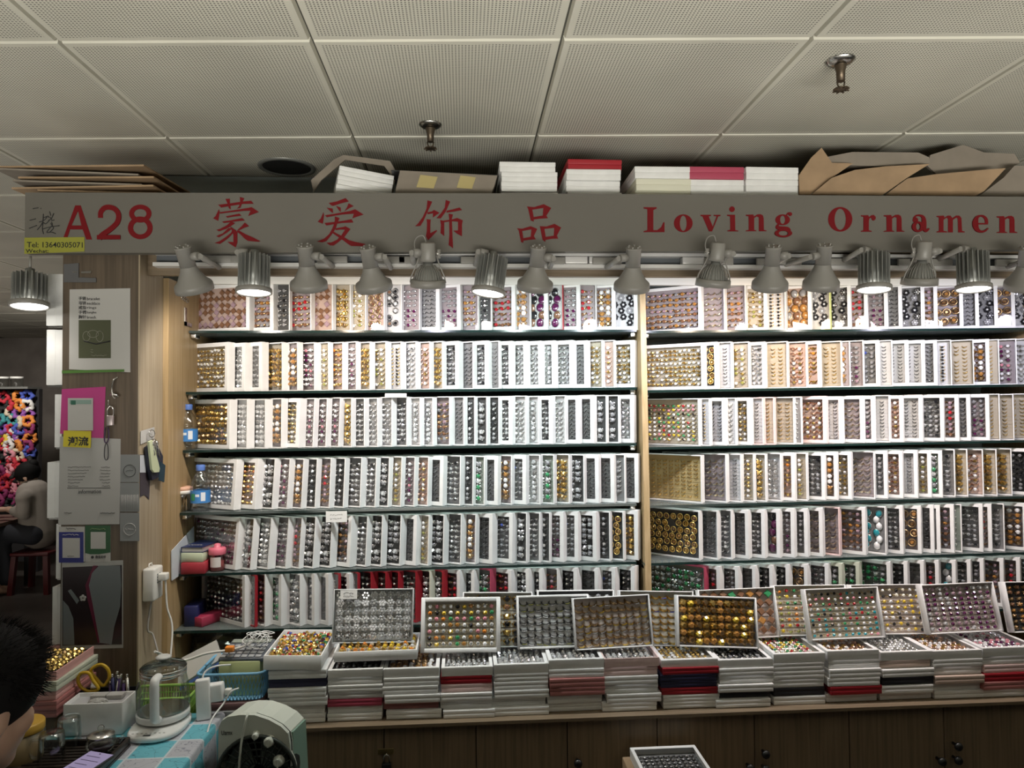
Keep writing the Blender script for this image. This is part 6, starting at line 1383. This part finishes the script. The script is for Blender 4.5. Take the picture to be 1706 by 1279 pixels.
# ---------------------------------------------------------------- people
M_SKIN = mat('skin', (.46, .29, .21), .5); M_SKIN.node_tree.nodes['Principled BSDF'].inputs['Subsurface Weight'].default_value = .08
M_HAIR = mat('black_hair', (.006, .0055, .0055), .75, 0, .15)
def capsule(mb, p0, p1, r0, r1, m, n=14, flat=1.0):
    p0, p1 = V(p0), V(p1); d = p1-p0; q = d.to_track_quat('Z', 'Y').to_matrix().to_4x4(); M = Matrix.Translation(p0) @ q; L = d.length
    pr = [(r0*cos(a), r0*sin(a)) for a in (-1.5, -1.1, -.6, -.2)] + [(r0+(r1-r0)*t, L*t) for t in (.0, .25, .5, .75, 1.0)] + [(r1*cos(a), L+r1*sin(a)) for a in (.2, .6, 1.1, 1.5)]
    mb.lathe(pr, m, n, M @ Matrix.Diagonal((1, flat, 1, 1)))
def fuse(mb, name, parent, voxel, m, smooth=6, extra=None):
    me = mb.mesh(name+'_raw'); o = bpy.data.objects.new(name, me); COL.objects.link(o)
    a = o.modifiers.new('r', 'REMESH'); a.mode = 'VOXEL'; a.voxel_size = voxel
    b = o.modifiers.new('s', 'SMOOTH'); b.iterations = smooth; b.factor = .5
    bpy.context.view_layer.update()
    m2 = bpy.data.meshes.new_from_object(o.evaluated_get(bpy.context.evaluated_depsgraph_get()))
    bpy.data.objects.remove(o); bpy.data.meshes.remove(me)
    m2.materials.clear(); m2.materials.append(m)
    for f in m2.polygons: f.material_index = 0; f.use_smooth = True
    if extra:
        bm = bmesh.new(); bm.from_mesh(m2)
        for c, r, mm in extra:
            if mm.name not in [x.name for x in m2.materials]: m2.materials.append(mm)
            k = [x.name for x in m2.materials].index(mm.name)
            r0 = bmesh.ops.create_uvsphere(bm, u_segments=12, v_segments=8, radius=r, matrix=Matrix.Translation(c))
            for v in r0['verts']:
                for f in v.link_faces: f.material_index = k; f.smooth = True
        bm.to_mesh(m2); bm.free()
    m2.name = name; return link(name, m2, parent)
def head_parts(mb, M, m, s=1.0):
    """face along local +x, up z, origin at the middle of the head"""
    def sp(c, r, sc): mb.sphere(V(c)*s, r*s, m, 20, 14, sc, M)
    sp((-.012, 0, .030), .088, (1.08, .86, .96)); sp((.022, 0, -.030), .066, (.95, .88, 1.15)); sp((.045, 0, -.082), .034, (1, 1.05, .8))
    sp((.072, 0, .022), .030, (.5, 1.7, .45)); sp((.086, 0, -.022), .015, (1.1, .9, .9)); sp((.080, 0, .002), .012, (.8, .8, 2.0))
    sp((.074, 0, -.054), .016, (.7, 1.5, .40)); sp((.073, 0, -.064), .015, (.7, 1.3, .42))
    for sy in (-1, 1):
        sp((.050, sy*.040, -.022), .026, (.8, .8, .9)); sp((-.010, sy*.076, -.010), .022, (.75, .35, 1.45)); sp((.086, sy*.010, -.026), .008, (1, 1, .8))
def head_eyes(M, s=1.0):
    return [(M @ (V((.0665, sy*.029, .004))*s), .0105*s, mat('eye_dark', (.03, .02, .015), .2)) for sy in (-1, 1)]
# person at the table, seen from behind on the left edge
Hc = PY(-38, 1176, 1.25); yawf = radians(64)
Mh = Matrix.Translation(Hc) @ rotz(yawf) @ Matrix.Rotation(radians(14), 4, 'Y')
pr_ = thing('person', 'person with short black hair seated at the table, back of the head towards us', 'person', (Hc.x-.03, Hc.y-.04, 0))
bd = MB(); head_parts(bd, Mh, M_SKIN); fwd = V((cos(yawf), sin(yawf), 0)); sid = V((-sin(yawf), cos(yawf), 0))
nk = Hc - fwd*.045 + V((0, 0, -.085)); ch = nk - fwd*.035 + V((0, 0, -.09)); hp = ch - fwd*.05 + V((0, 0, -.42))
capsule(bd, nk, ch, .055, .062, M_SKIN); capsule(bd, ch + V((0, 0, -.05)), hp, .115, .125, M_SKIN)
arms = []
for sgn in (-1, 1):
    sh = ch + sid*sgn*.175 + V((0, 0, -.035)); el = sh + fwd*.10 + sid*sgn*.03 + V((0, 0, -.26)); wr = el + fwd*.22 - sid*sgn*.05 + V((0, 0, .03)); kn_ = hp + sid*sgn*.11 + fwd*.42 + V((0, 0, .02)); ft = kn_ + V((0, 0, -.40))
    arms.append((sh, el, wr, kn_, ft))
    capsule(bd, ch, sh, .06, .055, M_SKIN); capsule(bd, sh, el, .048, .040, M_SKIN); capsule(bd, el, wr, .038, .028, M_SKIN)
    capsule(bd, hp + sid*sgn*.09, kn_, .085, .062, M_SKIN); capsule(bd, kn_, ft, .055, .040, M_SKIN); capsule(bd, ft + V((0, 0, -.02)), ft + fwd*.15 + V((0, 0, -.03)), .035, .030, M_SKIN)
    palm = wr + fwd*.05; capsule(bd, wr, palm, .028, .034, M_SKIN, flat=.7)
    for q in range(4): a0 = palm + sid*(q-1.5)*.018 + fwd*.03; capsule(bd, a0, a0 + fwd*(.055-.006*abs(q-1.2)) + V((0, 0, -.018)), .0095, .0085, M_SKIN, 8)
    a0 = wr + fwd*.03 - sid*sgn*.028; capsule(bd, a0, a0 + fwd*.045 - sid*sgn*.018, .011, .009, M_SKIN, 8)
Tm = pr_.matrix_basis.inverted()
bmesh.ops.transform(bd.bm, matrix=Tm, verts=bd.bm.verts)
fuse(bd, 'body', pr_, .0055, M_SKIN, 4, [(Tm @ c, r, m) for c, r, m in head_eyes(Mh)])
st = MB(); capsule(st, ch + V((0, 0, -.005)), hp, .125, .140, M_DARK)
for sh, el, wr, kn_, ft in arms: capsule(st, ch + V((0, 0, -.03)), sh, .075, .068, M_DARK); capsule(st, sh, el, .060, .052, M_DARK); capsule(st, el, wr - fwd*.02, .050, .040, M_DARK)
bmesh.ops.transform(st.bm, matrix=Tm, verts=st.bm.verts); fuse(st, 'shirt', pr_, .012, mat('dark_shirt', (.03, .03, .035), .8), 4)
st = MB()
for sgn, (sh, el, wr, kn_, ft) in zip((-1, 1), arms): capsule(st, hp + sid*sgn*.09, kn_, .098, .075, M_DARK); capsule(st, kn_, ft + V((0, 0, .03)), .068, .058, M_DARK)
capsule(st, hp + V((0, 0, .06)), hp, .135, .135, M_DARK)
bmesh.ops.transform(st.bm, matrix=Tm, verts=st.bm.verts); fuse(st, 'trousers', pr_, .012, mat('dark_trousers', (.02, .022, .03), .8), 4)
hr = MB(); R = random.Random(31)
hr.sphere((-.016, 0, .040), .097, M_HAIR, 24, 16, (1.08, .93, .96), Mh)
for q in range(5200):
    d = V((R.gauss(0, 1), R.gauss(0, 1), R.gauss(0, 1))).normalized()
    if d.z < -.18 + (.25 if d.x < 0 else 0) - .35*(d.x < -.3) or (d.x > .72 and d.z < .35): continue
    p0 = V((-.016+d.x*.097*1.08, d.y*.097*.93, .040+d.z*.097*.96)); g = (d + V((R.uniform(-.5, .5), R.uniform(-.5, .5), R.uniform(-.55, .15)))).normalized()
    l = R.uniform(.010, .024); p1 = p0 + d*.004 + g*l; w = g.orthogonal().normalized()*.0011
    k = hr.mi(M_HAIR); f = hr.bm.faces.new([hr.bm.verts.new(Mh @ x) for x in (p0-w, p0+w, p1)]); f.material_index = k
hr.build('hair', pr_, True)
sl_ = thing('stool', 'dark stool under the seated person at the table', 'stool', (hp.x, hp.y, 0)); zz = hp.z-.145
MB().lathe([(.16, zz-.03), (.17, zz-.025), (.17, zz-.004), (.16, zz)], M_DARK, 28, Matrix.Translation((hp.x, hp.y, 0))).build('seat', sl_, True)
for q in range(4): a = q*pi/2+.6; MB().cyl((hp.x+.15*cos(a), hp.y+.15*sin(a), 0), (hp.x+.12*cos(a), hp.y+.12*sin(a), zz-.03), .014, M_DARK).build('leg', sl_, True)

# ---------------------------------------------------------------- corridor beyond the pillar
Yb_ = 6.6
c_ = PY(48, 795, Yb_); pb = thing('person', 'far person in a pale shirt bent over, sitting on a red stool', 'person', (c_.x, Yb_, 0))
sh0 = PY(58, 826, Yb_); hp0 = PY(66, 886, Yb_); yw = radians(178); Mb = Matrix.Translation(c_) @ rotz(yw) @ Matrix.Rotation(radians(38), 4, 'Y')
bd = MB(); head_parts(bd, Mb, M_SKIN); capsule(bd, c_ + V((.05, 0, -.06)), sh0 + V((0, 0, .03)), .05, .06, M_SKIN); capsule(bd, sh0, hp0, .12, .125, M_SKIN)
L_ = []
for sy in (-1, 1):
    s1 = sh0 + V((0, sy*.16, 0)); e1 = PY(40, 856, Yb_+sy*.18); w1 = PY(14, 848, Yb_+sy*.10); k1 = PY(2, 888, Yb_+sy*.12); f1 = V((k1.x+.05, k1.y, .07)); L_.append((s1, e1, w1, k1, f1))
    capsule(bd, sh0, s1, .06, .05, M_SKIN); capsule(bd, s1, e1, .046, .038, M_SKIN); capsule(bd, e1, w1, .036, .027, M_SKIN)
    capsule(bd, w1, w1 + V((-.06, 0, 0)), .026, .032, M_SKIN, flat=.7)
    for q in range(4): capsule(bd, w1 + V((-.07, (q-1.5)*.019, 0)), w1 + V((-.13+.008*abs(q-1), (q-1.5)*.02, -.02)), .010, .009, M_SKIN, 8)
    capsule(bd, w1 + V((-.03, -sy*.03, 0)), w1 + V((-.08, -sy*.05, 0)), .011, .010, M_SKIN, 8)
    capsule(bd, hp0 + V((0, sy*.09, 0)), k1, .085, .06, M_SKIN); capsule(bd, k1, f1, .055, .04, M_SKIN); capsule(bd, f1 + V((0, 0, -.03)), f1 + V((-.14, 0, -.035)), .034, .03, M_SKIN)
Tm = pb.matrix_basis.inverted()
bmesh.ops.transform(bd.bm, matrix=Tm, verts=bd.bm.verts); fuse(bd, 'body', pb, .008, M_SKIN, 4, [(Tm @ c, r, m) for c, r, m in head_eyes(Mb)])
st = MB(); capsule(st, sh0 + V((-.01, 0, .02)), hp0, .135, .150, M_DARK)
for s1, e1, w1, k1, f1 in L_: capsule(st, sh0, s1, .078, .066, M_DARK); capsule(st, s1, e1, .060, .054, M_DARK); capsule(st, e1, e1.lerp(w1, .6), .050, .044, M_DARK)
bmesh.ops.transform(st.bm, matrix=Tm, verts=st.bm.verts); fuse(st, 'shirt', pb, .014, mat('pale_shirt', (.27, .24, .21), .8), 4)
st = MB()
for sy, (s1, e1, w1, k1, f1) in zip((-1, 1), L_): capsule(st, hp0 + V((0, sy*.09, 0)), k1, .098, .072, M_DARK); capsule(st, k1, f1 + V((0, 0, .05)), .066, .056, M_DARK)
bmesh.ops.transform(st.bm, matrix=Tm, verts=st.bm.verts); fuse(st, 'trousers', pb, .014, bpy.data.materials['dark_trousers'], 4)
hr = MB(); hr.sphere((-.020, 0, .042), .096, M_HAIR, 20, 14, (1.1, .95, .98), Mb); hr.sphere((-.10, 0, .07), .042, M_HAIR, 12, 8, (1, 1, 1), Mb); hr.build('hair', pb, True)
rs = thing('red_stool', 'dark red plastic stool under the far person', 'stool', (hp0.x, hp0.y, 0)); zz = hp0.z-.15; M_RS = mat('red_plastic', (.09, .01, .012), .4)
MB().rbox((hp0.x-.16, hp0.y-.16, zz-.03), (hp0.x+.16, hp0.y+.16, zz), M_RS, .01).build('seat', rs, True)
for sx in (-1, 1):
    for sy in (-1, 1): MB().hexa([V((hp0.x+sx*.15+a*.02, hp0.y+sy*.15+b*.02, 0)) for a, b in ((-1, -1), (1, -1), (1, 1), (-1, 1))]+[V((hp0.x+sx*.13+a*.02, hp0.y+sy*.13+b*.02, zz-.03)) for a, b in ((-1, -1), (1, -1), (1, 1), (-1, 1))], M_RS).build('leg', rs, True)
# low table in front of the far person
a, b_ = PY(-60, 856, Yb_), PY(28, 856, Yb_); ft = thing('far_table', 'low dark table in front of the far person', 'table', ((a.x+b_.x)/2, Yb_, 0)); zt_ = b_.z - .045
MB().box((a.x, Yb_-.3, zt_-.03), (b_.x, Yb_+.3, zt_), mat('dark_table', (.16, .10, .08), .5)).build('tabletop', ft, True)
for x in (a.x+.05, b_.x-.05):
    for y in (-.25, .25): MB().box((x-.02, Yb_+y-.02, 0), (x+.02, Yb_+y+.02, zt_-.0305), M_DARK).build('leg', ft, True)
# rack of hair scrunchies
Yr = 7.3; rk = thing('scrunchie_rack', 'tall dark rack hung with bright hair scrunchies far down the aisle', 'rack', PY(20, 900, Yr)); x0, x1 = PY(-60, 700, Yr).x, PY(58, 700, Yr).x
zt0 = PY(20, 648, Yr).z
MB().box((x0, Yr+.06, .1), (x1, Yr+.09, zt0), mat('rack_board', (.03, .028, .03), .7)).build('board', rk, True)
MB().box((x0, Yr-.12, zt0), (x1, Yr+.12, zt0+.02), M_GREYMETAL).build('top_shelf', rk, True)
for x in (x0, x1): MB().box((x-.015, Yr+.04, 0), (x+.015, Yr+.10, zt0), M_DARK).build('upright', rk, True)
SCOL = [('white', (.75, .73, .70)), ('red', (.55, .03, .05)), ('pink', (.75, .30, .36)), ('yellow', (.75, .55, .06)), ('blue', (.08, .12, .50)), ('green', (.08, .40, .14)), ('violet', (.30, .10, .42)), ('black', (.02, .02, .02)), ('cream', (.70, .60, .45)), ('orange', (.75, .26, .05)), ('teal', (.06, .30, .32)), ('plum', (.26, .03, .12))]
R = random.Random(77); _sc = {}
def scrunchie(cname, col):
    if cname not in _sc:
        mb = MB(); rows = []
        for i in range(20):
            a = 2*pi*i/20; r_ = .044+.006*sin(a*5); w_ = .019+.006*sin(a*7+1)
            rows.append([V((cos(a)*(r_+w_*cos(b)), w_*1.1*sin(b)+.004*sin(a*9), sin(a)*(r_+w_*cos(b)))) for b in [2*pi*q/8 for q in range(8)]])
        mb.grid(rows+[rows[0]], mat('cloth_'+cname, col, .75)); _sc[cname] = mb.mesh('scrunchie')
    return _sc[cname]
for r_ in range(14):
    zrow = zt0 - .075 - r_*.078
    if zrow < .62: break
    for q in range(9):
        cn, cc = R.choice(SCOL if r_ < 8 else SCOL[1:3]+SCOL[7:8]+SCOL[11:])
        o = link('scrunchie', scrunchie(cn, cc)); o.location = (x1-.055-q*.078+R.uniform(-.015, .015), Yr+R.uniform(-.03, .0), zrow+R.uniform(-.015, .015)); o.rotation_euler = (R.uniform(-.5, .5), R.uniform(0, 6), R.uniform(-.5, .5))
        tag(o, f"{cn} hair scrunchie, {ORD[q]} from right in {ORD[r_]} row of the far rack", 'scrunchie', 'hair scrunchies on the far rack')
for i, px in enumerate((4, 28)):
    p_ = PY(px, 640, Yr); t = thing('clear_jar', f"clear jar standing on the far rack, {'left' if i == 0 else 'right'} of two", 'jar', (p_.x, Yr, zt0+.0205)); MB().lathe([(.05, 0), (.055, .005), (.055, .08)], M_JAR, 16, cap1=False).build('jar', t); MB().lathe([(.057, .0802), (.057, .10)], M_WHITE2, 16).build('lid', t)
# pillars / partitions further down the aisle give the dim greys
t = thing('far_cabinet', 'dim grey cabinet standing behind the far rack', 'cabinet', (-3.6, 8.6, 0)); MB().rbox((-4.4, 8.3, 0), (-2.2, 8.9, 1.75), mat('dim_cabinet', (.30, .26, .235), .6), .01).build('body', t, True)
MB().rbox((-2.1, 8.3, 0), (-1.3, 8.9, 1.5), mat('dim_cabinet2', (.24, .21, .19), .6), .01).build('side_unit', t, True)
for nm, loc, e in (('rack_fill', (-3.9, 6.1, 2.35), 26), ('aisle_fill', (-3.0, 4.2, 2.3), 16)):  # added spots to brighten the dark corridor, no fittings built
    L = bpy.data.lights.new(nm, 'SPOT'); L.energy = e*3; L.spot_size = radians(110); L.spot_blend = .8; L.shadow_soft_size = .08; L.color = (1, .95, .88)
    lo = bpy.data.objects.new(nm, L); COL.objects.link(lo); lo.location = loc
    if nm == 'rack_fill': lo.matrix_world = Matrix.Translation(loc) @ (V((-4.0, 7.3, 1.4))-V(loc)).to_track_quat('-Z', 'Y').to_matrix().to_4x4()
SC.cycles.max_bounces = 8; SC.cycles.diffuse_bounces = 4; SC.cycles.glossy_bounces = 3; SC.cycles.transmission_bounces = 6
SC.cycles.transparent_max_bounces = 16; SC.cycles.caustics_reflective = False; SC.cycles.caustics_refractive = False
SC.cycles.use_denoising = True; SC.cycles.sample_clamp_indirect = 4.0
bpy.context.view_layer.update()
